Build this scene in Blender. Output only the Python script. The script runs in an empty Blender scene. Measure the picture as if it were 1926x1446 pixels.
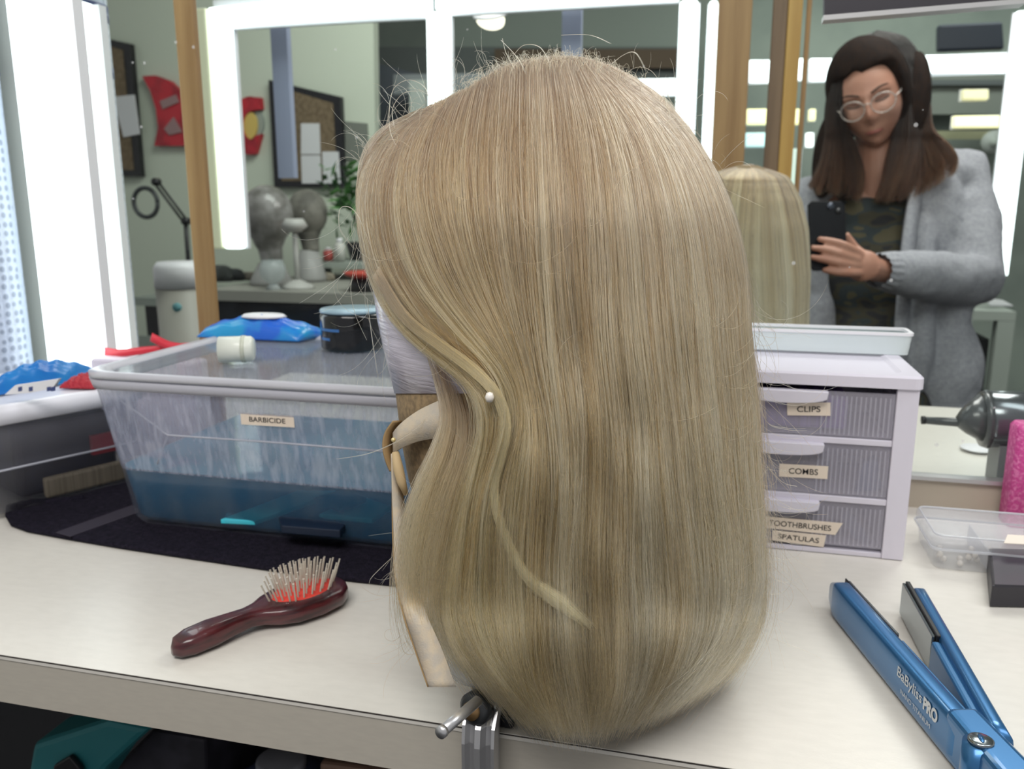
import bpy, bmesh, math, random
import numpy as np
from mathutils import Vector, Matrix
random.seed(7); rng = np.random.default_rng(11)
C = bpy.context.scene.collection
S = bpy.context.scene
# ---------------------------------------------------------------- camera
F, CX, CY = 1580., 963., 723.
PT, YW, H = math.radians(12.05), math.radians(14.2), 1.23
FW = Vector((-math.sin(YW)*math.cos(PT), math.cos(YW)*math.cos(PT), -math.sin(PT)))
RT = Vector((math.cos(YW), math.sin(YW), 0)); UP = RT.cross(FW)
EYE = Vector((0, 0, H))
cam = bpy.data.objects.new('camera', bpy.data.cameras.new('camera')); C.objects.link(cam)
cam.data.sensor_width = 36; cam.data.lens = F*36/1926
cam.data.clip_start = .02; cam.data.clip_end = 60
cam.matrix_world = Matrix.Translation(EYE) @ Matrix((RT, UP, -FW)).transposed().to_4x4()
cam.data.dof.use_dof = True; cam.data.dof.focus_distance = .50; cam.data.dof.aperture_fstop = 11.5
S.camera = cam
# ---------------------------------------------------------------- light and exposure
w = bpy.data.worlds.new('room_light'); S.world = w; w.use_nodes = True
w.node_tree.nodes['Background'].inputs[0].default_value = (.86, .86, .87, 1)
w.node_tree.nodes['Background'].inputs[1].default_value = .42
def area(name, loc, target, sx, sy, power, col=(1, 1, 1)):
    l = bpy.data.lights.new(name, 'AREA'); l.shape = 'RECTANGLE'; l.size = sx; l.size_y = sy; l.energy = power; l.color = col
    o = bpy.data.objects.new(name, l); C.objects.link(o); o.location = loc
    o.rotation_euler = (Vector(target)-Vector(loc)).to_track_quat('-Z', 'Y').to_euler()
    return o
area('unseen_ceiling_light', (-.2, -.5, 2.5), (-.1, .6, .9), 1.4, .6, 24, (1, .97, .93))
area('unseen_ceiling_light', (.9, .5, 2.4), (.1, .6, .9), .5, 1.0, 8, (.95, .98, 1))
area('unseen_ceiling_light', (.6, 2.2, 2.6), (.4, 2.3, .9), 1.2, .8, 30, (1, .98, .94))
area('unseen_ceiling_light', (.9, 4.3, 2.62), (1.2, 5.4, 1.0), 1.6, .6, 34, (.96, 1, .96))  # extra unseen lamp, added to brighten the far wall
area('unseen_ceiling_light', (-.9, 2.3, 2.6), (-1.0, 3.2, 1.0), 1.0, .8, 26, (.96, 1, .95))
S.view_settings.view_transform = 'Standard'; S.view_settings.look = 'None'
S.view_settings.gamma = 1; S.view_settings.use_curve_mapping = False
S.view_settings.exposure = 0.0
S.cycles.use_denoising = True
S.cycles.use_adaptive_sampling = True; S.cycles.adaptive_threshold = .03; S.cycles.adaptive_min_samples = 16
S.cycles.transparent_max_bounces = 20; S.cycles.max_bounces = 8; S.cycles.diffuse_bounces = 3; S.cycles.transmission_bounces = 6
S.cycles.caustics_reflective = False; S.cycles.caustics_refractive = False
# ---------------------------------------------------------------- measuring helpers: a sight line met with a plane of the place
def ray(x, y): return FW + RT*((x-CX)/F) + UP*((CY-y)/F)
def atD(x, y, d): return EYE + ray(x, y)*d
def onZ(x, y, z=.9): r = ray(x, y); return EYE + r*((z-H)/r.z)
def onY(x, y, Y): r = ray(x, y); return EYE + r*(Y/r.y)
# ---------------------------------------------------------------- materials
def s2l(c): return tuple(((v/255)/12.92 if v/255 <= .04045 else ((v/255+.055)/1.055)**2.4) for v in c)
def mat(name, rgb, rough=.5, metal=0, alpha=1, emit=0, emc=None, coat=0, noise=None, bump=None, spec=.5, trans=0):
    m = bpy.data.materials.new(name); m.use_nodes = True; nt = m.node_tree; b = nt.nodes['Principled BSDF']
    col = (*s2l(rgb), 1)
    b.inputs['Base Color'].default_value = col; b.inputs['Roughness'].default_value = rough; b.inputs['Metallic'].default_value = metal
    b.inputs['Alpha'].default_value = alpha; b.inputs['Coat Weight'].default_value = coat; b.inputs['Specular IOR Level'].default_value = spec
    b.inputs['Transmission Weight'].default_value = trans
    if emit:
        b.inputs['Emission Color'].default_value = (*s2l(emc or rgb), 1); b.inputs['Emission Strength'].default_value = emit
    tc = nt.nodes.new('ShaderNodeTexCoord')
    if noise:    # (rgb2, scale xyz, lo, hi)
        c2, sc, lo, hi = noise
        mp = nt.nodes.new('ShaderNodeMapping'); mp.inputs['Scale'].default_value = sc if isinstance(sc, tuple) else (sc, sc, sc)
        n = nt.nodes.new('ShaderNodeTexNoise'); n.inputs['Scale'].default_value = 1; n.inputs['Detail'].default_value = 5
        r = nt.nodes.new('ShaderNodeValToRGB'); r.color_ramp.elements[0].position = lo; r.color_ramp.elements[1].position = hi
        r.color_ramp.elements[0].color = col; r.color_ramp.elements[1].color = (*s2l(c2), 1)
        nt.links.new(tc.outputs['Object'], mp.inputs[0]); nt.links.new(mp.outputs[0], n.inputs[0]); nt.links.new(n.outputs[0], r.inputs[0]); nt.links.new(r.outputs[0], b.inputs['Base Color'])
    if bump:     # (scale, strength, distance)
        sc = bump[0]
        mp = nt.nodes.new('ShaderNodeMapping'); mp.inputs['Scale'].default_value = sc if isinstance(sc, tuple) else (sc, sc, sc)
        n = nt.nodes.new('ShaderNodeTexNoise'); n.inputs['Scale'].default_value = 1; n.inputs['Detail'].default_value = 4
        bp = nt.nodes.new('ShaderNodeBump'); bp.inputs['Strength'].default_value = bump[1]; bp.inputs['Distance'].default_value = bump[2]
        nt.links.new(tc.outputs['Object'], mp.inputs[0]); nt.links.new(mp.outputs[0], n.inputs[0]); nt.links.new(n.outputs[0], bp.inputs['Height']); nt.links.new(bp.outputs[0], b.inputs['Normal'])
    return m
# ---------------------------------------------------------------- object helpers
def tag(o, label=None, cat=None, group=None, kind=None):
    if label: o['label'] = label
    if cat: o['category'] = cat
    if group: o['group'] = group
    if kind: o['kind'] = kind
    return o
def link(o, parent=None):
    C.objects.link(o)
    if parent:
        o.parent = parent
        m = Matrix.Identity(4); p = parent
        while p: m = p.matrix_basis.copy() @ m; p = p.parent if p.parent and False else None
        o.matrix_parent_inverse = wm(parent).inverted()
    return o
def wm(o):
    if o.parent: return wm(o.parent) @ o.matrix_parent_inverse @ o.matrix_basis
    return o.matrix_basis.copy()
def thing(name, loc, label, cat, group=None, kind=None):
    e = bpy.data.objects.new(name, None); e.location = loc; e.empty_display_size = .02; C.objects.link(e)
    return tag(e, label, cat, group, kind)
def mesh(name, vs, fs, m, parent=None, smooth=False, mods=None):
    me = bpy.data.meshes.new(name); me.from_pydata([tuple(v) for v in vs], [], fs)
    bm = bmesh.new(); bm.from_mesh(me); bmesh.ops.recalc_face_normals(bm, faces=bm.faces)
    bm.to_mesh(me); bm.free()
    if smooth: me.polygons.foreach_set('use_smooth', [True]*len(me.polygons))
    if m: me.materials.append(m)
    o = bpy.data.objects.new(name, me); return link(o, parent)
def frombm(name, bm, m, parent=None, smooth=False):
    bmesh.ops.recalc_face_normals(bm, faces=bm.faces)
    me = bpy.data.meshes.new(name); bm.to_mesh(me); bm.free()
    if smooth: me.polygons.foreach_set('use_smooth', [True]*len(me.polygons))
    me.materials.append(m); o = bpy.data.objects.new(name, me); return link(o, parent)
def bev(o, wd, seg=2):
    b = o.modifiers.new('bevel', 'BEVEL'); b.width = wd; b.segments = seg; b.limit_method = 'ANGLE'; return o
def bxv(x0, x1, y0, y1, z0, z1):
    return [(x0, y0, z0), (x1, y0, z0), (x1, y1, z0), (x0, y1, z0), (x0, y0, z1), (x1, y0, z1), (x1, y1, z1), (x0, y1, z1)]
BF = [(0, 3, 2, 1), (4, 5, 6, 7), (0, 1, 5, 4), (1, 2, 6, 5), (2, 3, 7, 6), (3, 0, 4, 7)]
def box(name, x0, x1, y0, y1, z0, z1, m, parent=None, b=0):
    o = mesh(name, bxv(x0, x1, y0, y1, z0, z1), BF, m, parent)
    if b: bev(o, b)
    return o
def boxes(name, lst, m, parent=None, b=0):
    vs, fs = [], []
    for q in lst:
        k = len(vs); vs += bxv(*q); fs += [tuple(i+k for i in f) for f in BF]
    o = mesh(name, vs, fs, m, parent)
    if b: bev(o, b)
    return o
def prism(name, pts, vec, m, parent=None, b=0, smooth=False):     # closed outline pushed along vec
    n = len(pts); pts = [Vector(p) for p in pts]; vec = Vector(vec)
    vs = pts + [p+vec for p in pts]
    fs = [tuple(range(n))[::-1], tuple(range(n, 2*n))] + [(i, (i+1) % n, n+(i+1) % n, n+i) for i in range(n)]
    o = mesh(name, vs, fs, m, parent, smooth)
    if b: bev(o, b)
    return o
def wallprism(name, px, Y, th, m, parent=None, b=0):              # outline seen on the plane Y, th deep
    return prism(name, [onY(x, y, Y) for x, y in px], (0, th, 0), m, parent, b)
def frames(path):
    path = [Vector(p) for p in path]; out = []; up = Vector((0, 0, 1)); prev = None
    for i, p in enumerate(path):
        t = (path[min(i+1, len(path)-1)]-path[max(i-1, 0)]).normalized()
        if prev is None:
            a = t.cross(up)
            if a.length < .1: a = t.cross(Vector((1, 0, 0)))
            a.normalize()
        else: a = (prev - t*prev.dot(t)).normalized()
        prev = a; out.append((p, a, t.cross(a).normalized()))
    return out
def tubev(path, r, n=10, cap=True):
    fr = frames(path); vs = []; fs = []
    for i, (p, a, b) in enumerate(fr):
        rr = r(i/(len(fr)-1)) if callable(r) else (r[i] if isinstance(r, (list, tuple)) else r)
        ra, rb = rr if isinstance(rr, tuple) else (rr, rr)
        for k in range(n):
            an = 2*math.pi*k/n; vs.append(p+a*math.cos(an)*ra+b*math.sin(an)*rb)
    for i in range(len(fr)-1):
        for k in range(n): fs.append((i*n+k, i*n+(k+1) % n, (i+1)*n+(k+1) % n, (i+1)*n+k))
    if cap: fs += [tuple(range(n))[::-1], tuple(range((len(fr)-1)*n, len(fr)*n))]
    return vs, fs
def tube(name, path, r, m, parent=None, n=10, smooth=True, cap=True):
    vs, fs = tubev(path, r, n, cap); return mesh(name, vs, fs, m, parent, smooth)
def lathe(name, prof, c, m, parent=None, n=32, smooth=True, axis=None, sx=1, sy=1):
    ax = Vector(axis).normalized() if axis else Vector((0, 0, 1)); q = Vector((0, 0, 1)).rotation_difference(ax); c = Vector(c)
    vs = []; fs = []
    for r, z in prof:
        for k in range(n):
            a = 2*math.pi*k/n; vs.append(c+q @ Vector((r*math.cos(a)*sx, r*math.sin(a)*sy, z)))
    for i in range(len(prof)-1):
        for k in range(n): fs.append((i*n+k, i*n+(k+1) % n, (i+1)*n+(k+1) % n, (i+1)*n+k))
    fs += [tuple(range(n))[::-1], tuple(range((len(prof)-1)*n, len(prof)*n))]
    return mesh(name, vs, fs, m, parent, smooth)
def catmull(P, n):
    P = np.array([tuple(p) for p in P], float); k = len(P)
    seg = np.r_[0, np.cumsum(np.linalg.norm(np.diff(P, axis=0), axis=1))]; t = np.linspace(0, seg[-1], n); out = []
    for u in t:
        i = min(max(np.searchsorted(seg, u, 'right')-1, 0), k-2); f = (u-seg[i])/(seg[i+1]-seg[i]+1e-9)
        p0 = P[max(i-1, 0)]; p1 = P[i]; p2 = P[i+1]; p3 = P[min(i+2, k-1)]
        out.append(.5*((2*p1)+(-p0+p2)*f+(2*p0-5*p1+4*p2-p3)*f*f+(-p0+3*p1-3*p2+p3)*f**3))
    return np.array(out)
def ribbon(name, path, wv, th, m, parent=None, n=30):             # cloth band: path centre points, wv width vectors
    P = catmull(path, n); W = catmull(wv, n) if len(wv) > 1 else np.repeat([tuple(wv[0])], n, 0)
    vs = []; fs = []
    for i in range(n):
        t = Vector(P[min(i+1, n-1)]-P[max(i-1, 0)]).normalized(); ww = Vector(W[i]); nn = t.cross(ww).normalized()*th/2; p = Vector(P[i])
        vs += [p-ww/2-nn, p+ww/2-nn, p+ww/2+nn, p-ww/2+nn]
    for i in range(n-1):
        for k in range(4): fs.append((i*4+k, i*4+(k+1) % 4, i*4+4+(k+1) % 4, i*4+4+k))
    fs += [(0, 1, 2, 3), tuple(4*(n-1)+k for k in range(4))]
    return mesh(name, vs, fs, m, parent, True)
def blobs(lst, sub=3):                                             # ellipsoids (centre, radii, rotation) in one bmesh
    bm = bmesh.new()
    for c, r, q in lst:
        M = Matrix.Translation(c) @ (q.to_matrix().to_4x4() if q else Matrix.Identity(4)) @ Matrix.Diagonal((*(r if isinstance(r, tuple) else (r, r, r)), 1))
        bmesh.ops.create_icosphere(bm, subdivisions=sub, radius=1, matrix=M)
    return bm
def addtube(bm, path, r, n=10):
    vs, fs = tubev(path, r, n); bv = [bm.verts.new(v) for v in vs]
    for f in fs: bm.faces.new([bv[i] for i in f])
def remesh(o, vox, sm=6):
    r = o.modifiers.new('remesh', 'REMESH'); r.mode = 'VOXEL'; r.voxel_size = vox; r.use_smooth_shade = True
    s = o.modifiers.new('smooth', 'SMOOTH'); s.factor = .5; s.iterations = sm; return o
def text(name, body, cen, xdir, ydir, width, height, m, parent=None, bold=0, ext=.0001):
    cu = bpy.data.curves.new(name, 'FONT'); cu.body = body; cu.align_x = 'CENTER'; cu.align_y = 'CENTER'; cu.size = 1; cu.extrude = 0; cu.offset = bold
    cu.materials.append(m); o = bpy.data.objects.new(name, cu); C.objects.link(o); bpy.context.view_layer.update()
    d = o.dimensions; X = Vector(xdir).normalized(); Yv = Vector(ydir); Z = X.cross(Yv).normalized(); Yv = Z.cross(X)
    dg = bpy.context.evaluated_depsgraph_get(); me = bpy.data.meshes.new_from_object(o.evaluated_get(dg))
    bb = [Vector(v.co) for v in me.vertices]; mx = (max(v.x for v in bb)+min(v.x for v in bb))/2; my = (max(v.y for v in bb)+min(v.y for v in bb))/2
    sx = width/(max(v.x for v in bb)-min(v.x for v in bb)); sy = height/(max(v.y for v in bb)-min(v.y for v in bb))
    for v in me.vertices: v.co = Vector(cen)+X*((v.co.x-mx)*sx)+Yv*((v.co.y-my)*sy)+Z*ext
    bpy.data.objects.remove(o); me.materials.clear(); me.materials.append(m)
    return link(bpy.data.objects.new(name, me), parent)
def rrect(x0, x1, y0, y1, r, z, n=5):                              # rounded rectangle outline in the horizontal plane
    out = []
    for cx, cy, a0 in ((x1-r, y1-r, 0), (x0+r, y1-r, 90), (x0+r, y0+r, 180), (x1-r, y0+r, 270)):
        for k in range(n+1):
            a = math.radians(a0+90*k/n); out.append((cx+r*math.cos(a), cy+r*math.sin(a), z))
    return out
def loft(name, secs, m, parent=None, smooth=False, cap=(True, True), close=False):
    n = len(secs[0]); vs = [p for s in secs for p in s]; fs = []
    for i in range(len(secs)-1):
        for k in range(n): fs.append((i*n+k, i*n+(k+1) % n, (i+1)*n+(k+1) % n, (i+1)*n+k))
    if close:
        j = (len(secs)-1)*n
        for k in range(n): fs.append((j+k, j+(k+1) % n, (k+1) % n, k))
    else:
        if cap[0]: fs.append(tuple(range(n))[::-1])
        if cap[1]: fs.append(tuple(range((len(secs)-1)*n, len(secs)*n)))
    return mesh(name, vs, fs, m, parent, smooth)

# ================================================================ SETTING
M = {}
M['laminate'] = mat('white_laminate', (224, 220, 212), .30, noise=((219, 215, 207), (60, 160, 60), .35, .7), bump=((500, 900, 500), .12, .0004))
M['laminate_edge'] = mat('laminate_edge', (190, 184, 172), .45, noise=((184, 178, 167), (90, 90, 400), .3, .75))
M['seam'] = mat('dark_seam', (55, 50, 46), .6)
M['wall'] = mat('painted_wall', (205, 208, 200), .8)
M['beige'] = mat('beige_trim', (182, 172, 156), .5)
M['alum'] = mat('brushed_aluminium', (205, 205, 205), .35, .7)
M['floor'] = mat('dark_floor', (40, 40, 44), .7, noise=((24, 24, 28), 8, .4, .7))
FY, BY, TOP = .463, .972, .9        # counter front and back, counter height
floor = box('floor', -4.5, 4.5, -1.5, 6.6, -.05, 0, M['floor']); tag(floor, kind='structure')
ct = thing('worktop', (0, FY, .86), 'long white laminate worktop with pale front edge that everything stands on', 'worktop')
box('laminate_top', -1.35, 1.1, FY, BY, TOP-.004, TOP, M['laminate'], ct)
box('front_edge', -1.35, 1.1, FY+.0008, BY, TOP-.041, TOP-.0045, M['laminate_edge'], ct)
box('seam', -1.35, 1.1, FY-.0003, FY+.002, TOP-.0012, TOP-.0004, M['seam'], ct)
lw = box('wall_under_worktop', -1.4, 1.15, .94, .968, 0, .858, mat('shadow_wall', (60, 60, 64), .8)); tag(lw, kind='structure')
bw = boxes('wall_back', [(-1.6, -.846, .975, 1.005, 0, 2.4), (-.846, 1.2, .985, 1.0, 0, .93)], M['wall']); tag(bw, kind='structure')
ls = box('wall_left', -1.42, -1.40, -.2, .975, 0, 2.4, M['wall']); tag(ls, kind='structure')
t1 = box('trim_1', -.846, 1.1, .972, .985, .9, .934, M['beige']); tag(t1, kind='structure')
t2 = box('trim_2', -.846, 1.1, .966, .982, .934, .9385, M['alum']); tag(t2, kind='structure')

# mirror pane: clear surface film with dust, the reflected room stands behind it
mp = bpy.data.materials.new('mirror_glass'); mp.use_nodes = True; nt = mp.node_tree
nt.nodes.remove(nt.nodes['Principled BSDF']); out = nt.nodes['Material Output']
tr = nt.nodes.new('ShaderNodeBsdfTransparent'); tr.inputs[0].default_value = (.93, .97, .95, 1)
gl = nt.nodes.new('ShaderNodeBsdfGlossy'); gl.inputs['Roughness'].default_value = .02; gl.inputs[0].default_value = (.8, .8, .8, 1)
mx = nt.nodes.new('ShaderNodeMixShader'); mx.inputs[0].default_value = .012
df = nt.nodes.new('ShaderNodeBsdfDiffuse'); df.inputs[0].default_value = (.75, .76, .76, 1)
vo = nt.nodes.new('ShaderNodeTexVoronoi'); vo.inputs['Scale'].default_value = 34
ns = nt.nodes.new('ShaderNodeTexNoise'); ns.inputs['Scale'].default_value = 7
tc = nt.nodes.new('ShaderNodeTexCoord'); lt = nt.nodes.new('ShaderNodeMath'); lt.operation = 'LESS_THAN'; lt.inputs[1].default_value = .075
g2 = nt.nodes.new('ShaderNodeMath'); g2.operation = 'GREATER_THAN'; g2.inputs[1].default_value = .53
mu = nt.nodes.new('ShaderNodeMath'); mu.operation = 'MULTIPLY'; mu2 = nt.nodes.new('ShaderNodeMath'); mu2.operation = 'MULTIPLY'; mu2.inputs[1].default_value = .45
m2 = nt.nodes.new('ShaderNodeMixShader')
for a, b in ((tc.outputs['Object'], vo.inputs[0]), (tc.outputs['Object'], ns.inputs[0]), (vo.outputs['Distance'], lt.inputs[0]), (ns.outputs[0], g2.inputs[0]), (lt.outputs[0], mu.inputs[0]), (g2.outputs[0], mu.inputs[1]), (mu.outputs[0], mu2.inputs[0]),
             (tr.outputs[0], mx.inputs[1]), (gl.outputs[0], mx.inputs[2]), (mu2.outputs[0], m2.inputs[0]), (mx.outputs[0], m2.inputs[1]), (df.outputs[0], m2.inputs[2]), (m2.outputs[0], out.inputs[0])): nt.links.new(a, b)
pane = mesh('window_1', [(-.846, .978, .9385), (1.1, .978, .9385), (1.1, .978, 2.2), (-.846, .978, 2.2)], [(0, 1, 2, 3)], mp); tag(pane, 'clear speckled mirror glass along the back of the worktop', kind='structure')
M['darkline'] = mat('mirror_edge', (52, 54, 52), .4)
t3 = box('trim_3', -.8475, -.8435, .968, .982, .94, 2.2, M['darkline']); tag(t3, kind='structure')

# ================================================================ THE ROOM SEEN IN THE MIRROR
M['gwall'] = mat('pale_green_wall', (196, 204, 188), .85)
M['dwall'] = mat('grey_green_wall', (150, 160, 150), .85, noise=((118, 128, 122), 1.6, .35, .7))
M['white'] = mat('white_plastic', (228, 228, 232), .4)
M['tubelight'] = mat('lit_tube', (245, 250, 250), .5, emit=2.6, emc=(238, 250, 250))
M['warmlight'] = mat('warm_lit_tube', (250, 245, 190), .5, emit=1.3, emc=(250, 245, 185))
M['pine'] = mat('pine_wood', (172, 136, 92), .5, noise=((146, 110, 70), (55, 55, 3), .35, .68))
M['pine_lit'] = mat('lit_pine_face', (200, 160, 88), .45, noise=((180, 138, 70), (55, 55, 3), .35, .68))  # lit face of the two-faced post, light put into the colour
M['pine_shaded'] = mat('shaded_pine_side', (126, 100, 76), .5, noise=((104, 80, 60), (55, 55, 3), .35, .68))  # shaded side of that same post, shade put into the colour
M['black'] = mat('black_plastic', (22, 22, 26), .4)
M['cork'] = mat('cork', (118, 102, 80), .9, noise=((96, 82, 62), 60, .4, .65))
M['paper'] = mat('paper', (205, 206, 208), .8)
wl = wallprism('wall_mirrored', [(100, -300), (697, -300), (712, 700), (160, 700)], 3.3, .05, M['gwall']); tag(wl, kind='structure')
w2 = box('wall_far', -2.6, 4.2, 5.6, 5.65, 0, 2.7, M['dwall']); tag(w2, kind='structure')
cl = box('ceiling', -3.0, 4.2, 1.0, 5.7, 2.68, 2.72, mat('ceiling_paint', (118, 128, 118), .9)); tag(cl, kind='structure')
d1 = wallprism('door_1', [(697, 116), (830, 150), (835, 640), (712, 640)], 3.9, .04, mat('dark_doorway', (84, 90, 98), .8)); tag(d1, kind='structure')
dw = box('reflected_worktop', -.84, 1.3, .985, 1.50, .872, .9, M['laminate']); tag(dw, 'white worktop as it appears again inside the mirror', 'worktop')

def post(x0, x1, Y, m, label, z0=.94, z1=2.1, th=.03):
    o = box('mirror_post', x0, x1, Y, Y+th, z0, z1, m, None, .002); return tag(o, label, 'post')
def pxX(px, py, Y): return onY(px, py, Y).x
post(pxX(324, 0, .985), pxX(357, 0, .985)+.003, .985, M['pine'], 'narrow pine post in front of the pale green wall left of the wig', .93, th=.010)
post(pxX(1352, 0, 1.72), pxX(1416, 0, 1.72), 1.72, M['pine'], 'broad light pine post just right of the big blonde wig', 0, 2.66, .02)
post(pxX(1455, 0, 1.72), pxX(1483, 0, 1.72), 1.72, M['pine_shaded'], 'shaded brown side of the pine post beside its lit yellow face', 0, 2.66, .02)  # this and the next: shaded side and lit face of one post
post(pxX(1483, 0, 1.72)+.0005, pxX(1511, 0, 1.72), 1.72, M['pine_lit'], 'lit yellow face of the pine post between its shaded side and the woman', 0, 2.66, .02)
post(pxX(1520, 0, 1.75), pxX(1528, 0, 1.75), 1.75, M['pine'], 'thin pine strip against the bright shelf lights left of the woman', .9)

# light fixtures
def fixture(px, Y, th, label, m=None, group=None, r=.012):
    a = [onY(x, y, Y) for x, y in px]
    zb = min(p.z for p in a)
    t = thing('light_tube', (sum(p.x for p in a)/4, Y, zb), label, 'light', group)
    prism('diffuser', a, (0, th, 0), m or M['tubelight'], t, .004)
    lo = min(p.x for p in a); hi = max(p.x for p in a); zt = max(p.z for p in a)
    box('housing', lo-.004, hi+.004, Y+th+.0005, Y+th+.014, zb-.004, zt+.004, M['white'], t)
    return t
def vfix(xt0, xt1, yt, yb, Y, label, m=None):        # upright fixture by its top edge in view
    x0 = pxX(xt0, yt, Y); x1 = pxX(xt1, yt, Y); zt = onY(xt0, yt, Y).z
    xb = (xt0+xt1)/2
    zb = onY(xb, yb, Y).z
    t = thing('light_tube', ((x0+x1)/2, Y, zb), label, 'light')
    box('diffuser', x0, x1, Y, Y+.03, zb, zt, m or M['tubelight'], t, .006)
    box('housing', x0-.003, x1+.003, Y+.031, Y+.045, zb, zt, M['white'], t)
    return t
lf = thing('light_tube', (-.89, .94, .96), 'wide glowing white light bar on the wall left of the mirror edge', 'light')
box('diffuser', pxX(8, 0, .93), pxX(104, 0, .93), .93, .955, .955, 2.1, M['tubelight'], lf, .004)
box('housing', pxX(8, 0, .93)-.002, pxX(104, 0, .93)+.002, .9555, .974, .95, 2.11, M['white'], lf)
vfix(121, 150, 0, 700, 1.0, 'thin glowing strip just right of the dark mirror edge')
vfix(391, 422, 45, 468, 1.75, 'glowing white upright tube beside the narrow pine post')
vfix(362, 386, 15, 468, 1.75, 'dim cream upright channel between pine post and glowing tube', mat('cream_channel', (222, 224, 196), .5, emit=.25, emc=(222, 226, 190)))
vfix(800, 838, 22, 320, 1.75, 'glowing upright tube rising behind the left top of the wig')
vfix(1279, 1313, 0, 330, 1.75, 'glowing upright tube right behind the crown of the wig')
vfix(1334, 1351, 0, 330, 1.74, 'slim glowing tube against the broad pine post')
fixture([(390, 14), (798, -30), (800, 18), (392, 48)], 1.75, .03, 'long glowing tube across the top left of the mirror')
fixture([(818, -20), (1270, -60), (1272, -6), (818, 18)], 1.75, .03, 'long glowing tube across the top of the mirror above the wig')
vfix(1914, 1958, 20, 520, 3.0, 'tall glowing panel behind the woman at the right border')
bl = mat('pale_blue_frame', (150, 158, 182), .4)
for px, yb, lb in ((507, 335, 'pale blue upright bar over the left cork board'), (1057, 120, 'pale blue upright bar above the crown of the wig')):
    x0 = pxX(px, 40, 1.9); tag(box('frame_bar', x0, x0+.042, 1.9, 1.92, onY(px, yb, 1.9).z, 2.2, bl), lb, 'bar')
# downlight
dl = atD(923, 35, 3.0); dn = thing('downlight', dl, 'small round ceiling downlight glowing between the two long tubes', 'light')
lathe('lamp_disc', [(.05, 0), (.05, .01)], dl, mat('downlight_glow', (255, 248, 225), .5, emit=2.2, emc=(255, 248, 225)), dn, axis=(0, -.5, -1))
lathe('rim', [(.062, .011), (.062, .02)], dl, M['white'], dn, axis=(0, -.5, 1))
# bright band lights far right
def hbar(x0, x1, y0, y1, Y, label, m, group=None): return fixture([(x0, y0), (x1, y0), (x1, y1), (x0, y1)], Y, .05, label, m, group)
hbar(1722, 1905, 104, 134, 4.6, 'long glowing ceiling light right of the woman\'s head', M['tubelight'])
hbar(1525, 1568, 110, 150, 4.6, 'square glowing light left of the woman\'s head', M['tubelight'])
hbar(1410, 1455, 113, 153, 4.6, 'square glowing light between the pine and the shaded post side, topmost', M['tubelight'])
hbar(1405, 1452, 205, 232, 4.6, 'greenish glow between pine and shaded post side, middle one', M['warmlight'])
hbar(1403, 1448, 250, 275, 4.6, 'cool glow between pine and shaded post side, lowest', mat('cool_tube', (200, 240, 240), .5, emit=1.0, emc=(200, 240, 240)))
hbar(1796, 1898, 218, 238, 5.0, 'yellowish shelf light right of the woman, lower one', M['warmlight'])
hbar(1812, 1860, 168, 186, 5.0, 'small faint warm light above the yellow shelf light', mat('warm_faint', (235, 230, 190), .5, emit=.55, emc=(240, 232, 185)))
hbar(1200, 1272, 148, 176, 3.6, 'glowing bar peeking past the right shoulder of the wig crown', M['tubelight'])
hbar(1498, 1514, 110, 148, 4.4, 'sliver of light right of the lit post face, upper', M['tubelight'])
hbar(1492, 1508, 205, 232, 4.4, 'sliver of warm light right of the lit post face, lower', M['warmlight'])
hbar(1524, 1534, 205, 225, 4.4, 'round speck of light beside the woman\'s hair, upper', M['warmlight'])
hbar(1518, 1530, 250, 275, 4.4, 'round speck of light beside the woman\'s hair, lower', M['tubelight'])
hbar(1488, 1502, 280, 380, 4.4, 'tall pale glow right of the lit post face', mat('pale_glow', (205, 225, 215), .5, emit=.7, emc=(205, 225, 212)))
# far screen, valance, cabinets
sc = thing('wall_screen', atD(1825, 66, 4.2), 'dark navy flat screen high on the wall behind the woman', 'screen')
wallprism('screen_panel', [(1765, 46), (1886, 40), (1890, 92), (1764, 96)], 4.2, .05, mat('navy_screen', (38, 46, 58), .5), sc, .01)
wallprism('screen_back', [(1775, 52), (1876, 48), (1878, 86), (1774, 88)], 4.252, .03, M['black'], sc)
hd = thing('charcoal_sign', onY(1740, 10, .9), 'dark charcoal sign with silver lower edge hanging at the top right', 'sign')
prism('panel', [onY(x, y, .955) for x, y in ((1551, 28), (1930, -4), (1930, -120), (1551, -120))], (0, .018, 0), mat('charcoal', (48, 45, 52), .5), hd)
prism('silver_edge', [onY(x, y, .953) for x, y in ((1549, 38), (1930, 6), (1930, -3.5), (1549, 28.5))], (0, .021, 0), M['alum'], hd)
sh = thing('wall_shelving', (2.2, 5.3, 1.2), 'dim grey shelving with bright rows behind the woman', 'shelving')
gy = mat('shelf_grey', (150, 158, 150), .7)
for k, (x0, y0, x1, y1, cc) in enumerate(((1700, 130, 1900, 215, (118, 124, 116)), (1700, 150, 1900, 160, (84, 90, 90)), (1700, 246, 1900, 262, (150, 150, 120)), (1700, 275, 1890, 284, (96, 104, 100)), (1760, 262, 1890, 420, (104, 112, 106)))):
    wallprism('shelf_board' if y1-y0 < 20 else 'back_panel', [(x0, y0), (x1, y0), (x1, y1), (x0, y1)], 5.4-.05*k, .03, mat('shelf_tone', cc, .8), sh)
sp = thing('round_wall_clock', onY(1868, 268, 5.0), 'pale round dial on the far wall right of the woman\'s shoulder', 'clock')
lathe('dial', [(.06, 0), (.06, .02)], onY(1868, 268, 5.0), mat('dial_grey', (150, 156, 150), .6), sp, axis=(0, -1, 0)); lathe('dial_centre', [(.025, .021), (.025, .03)], onY(1868, 268, 5.0), gy, sp, axis=(0, -1, 0))
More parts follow.
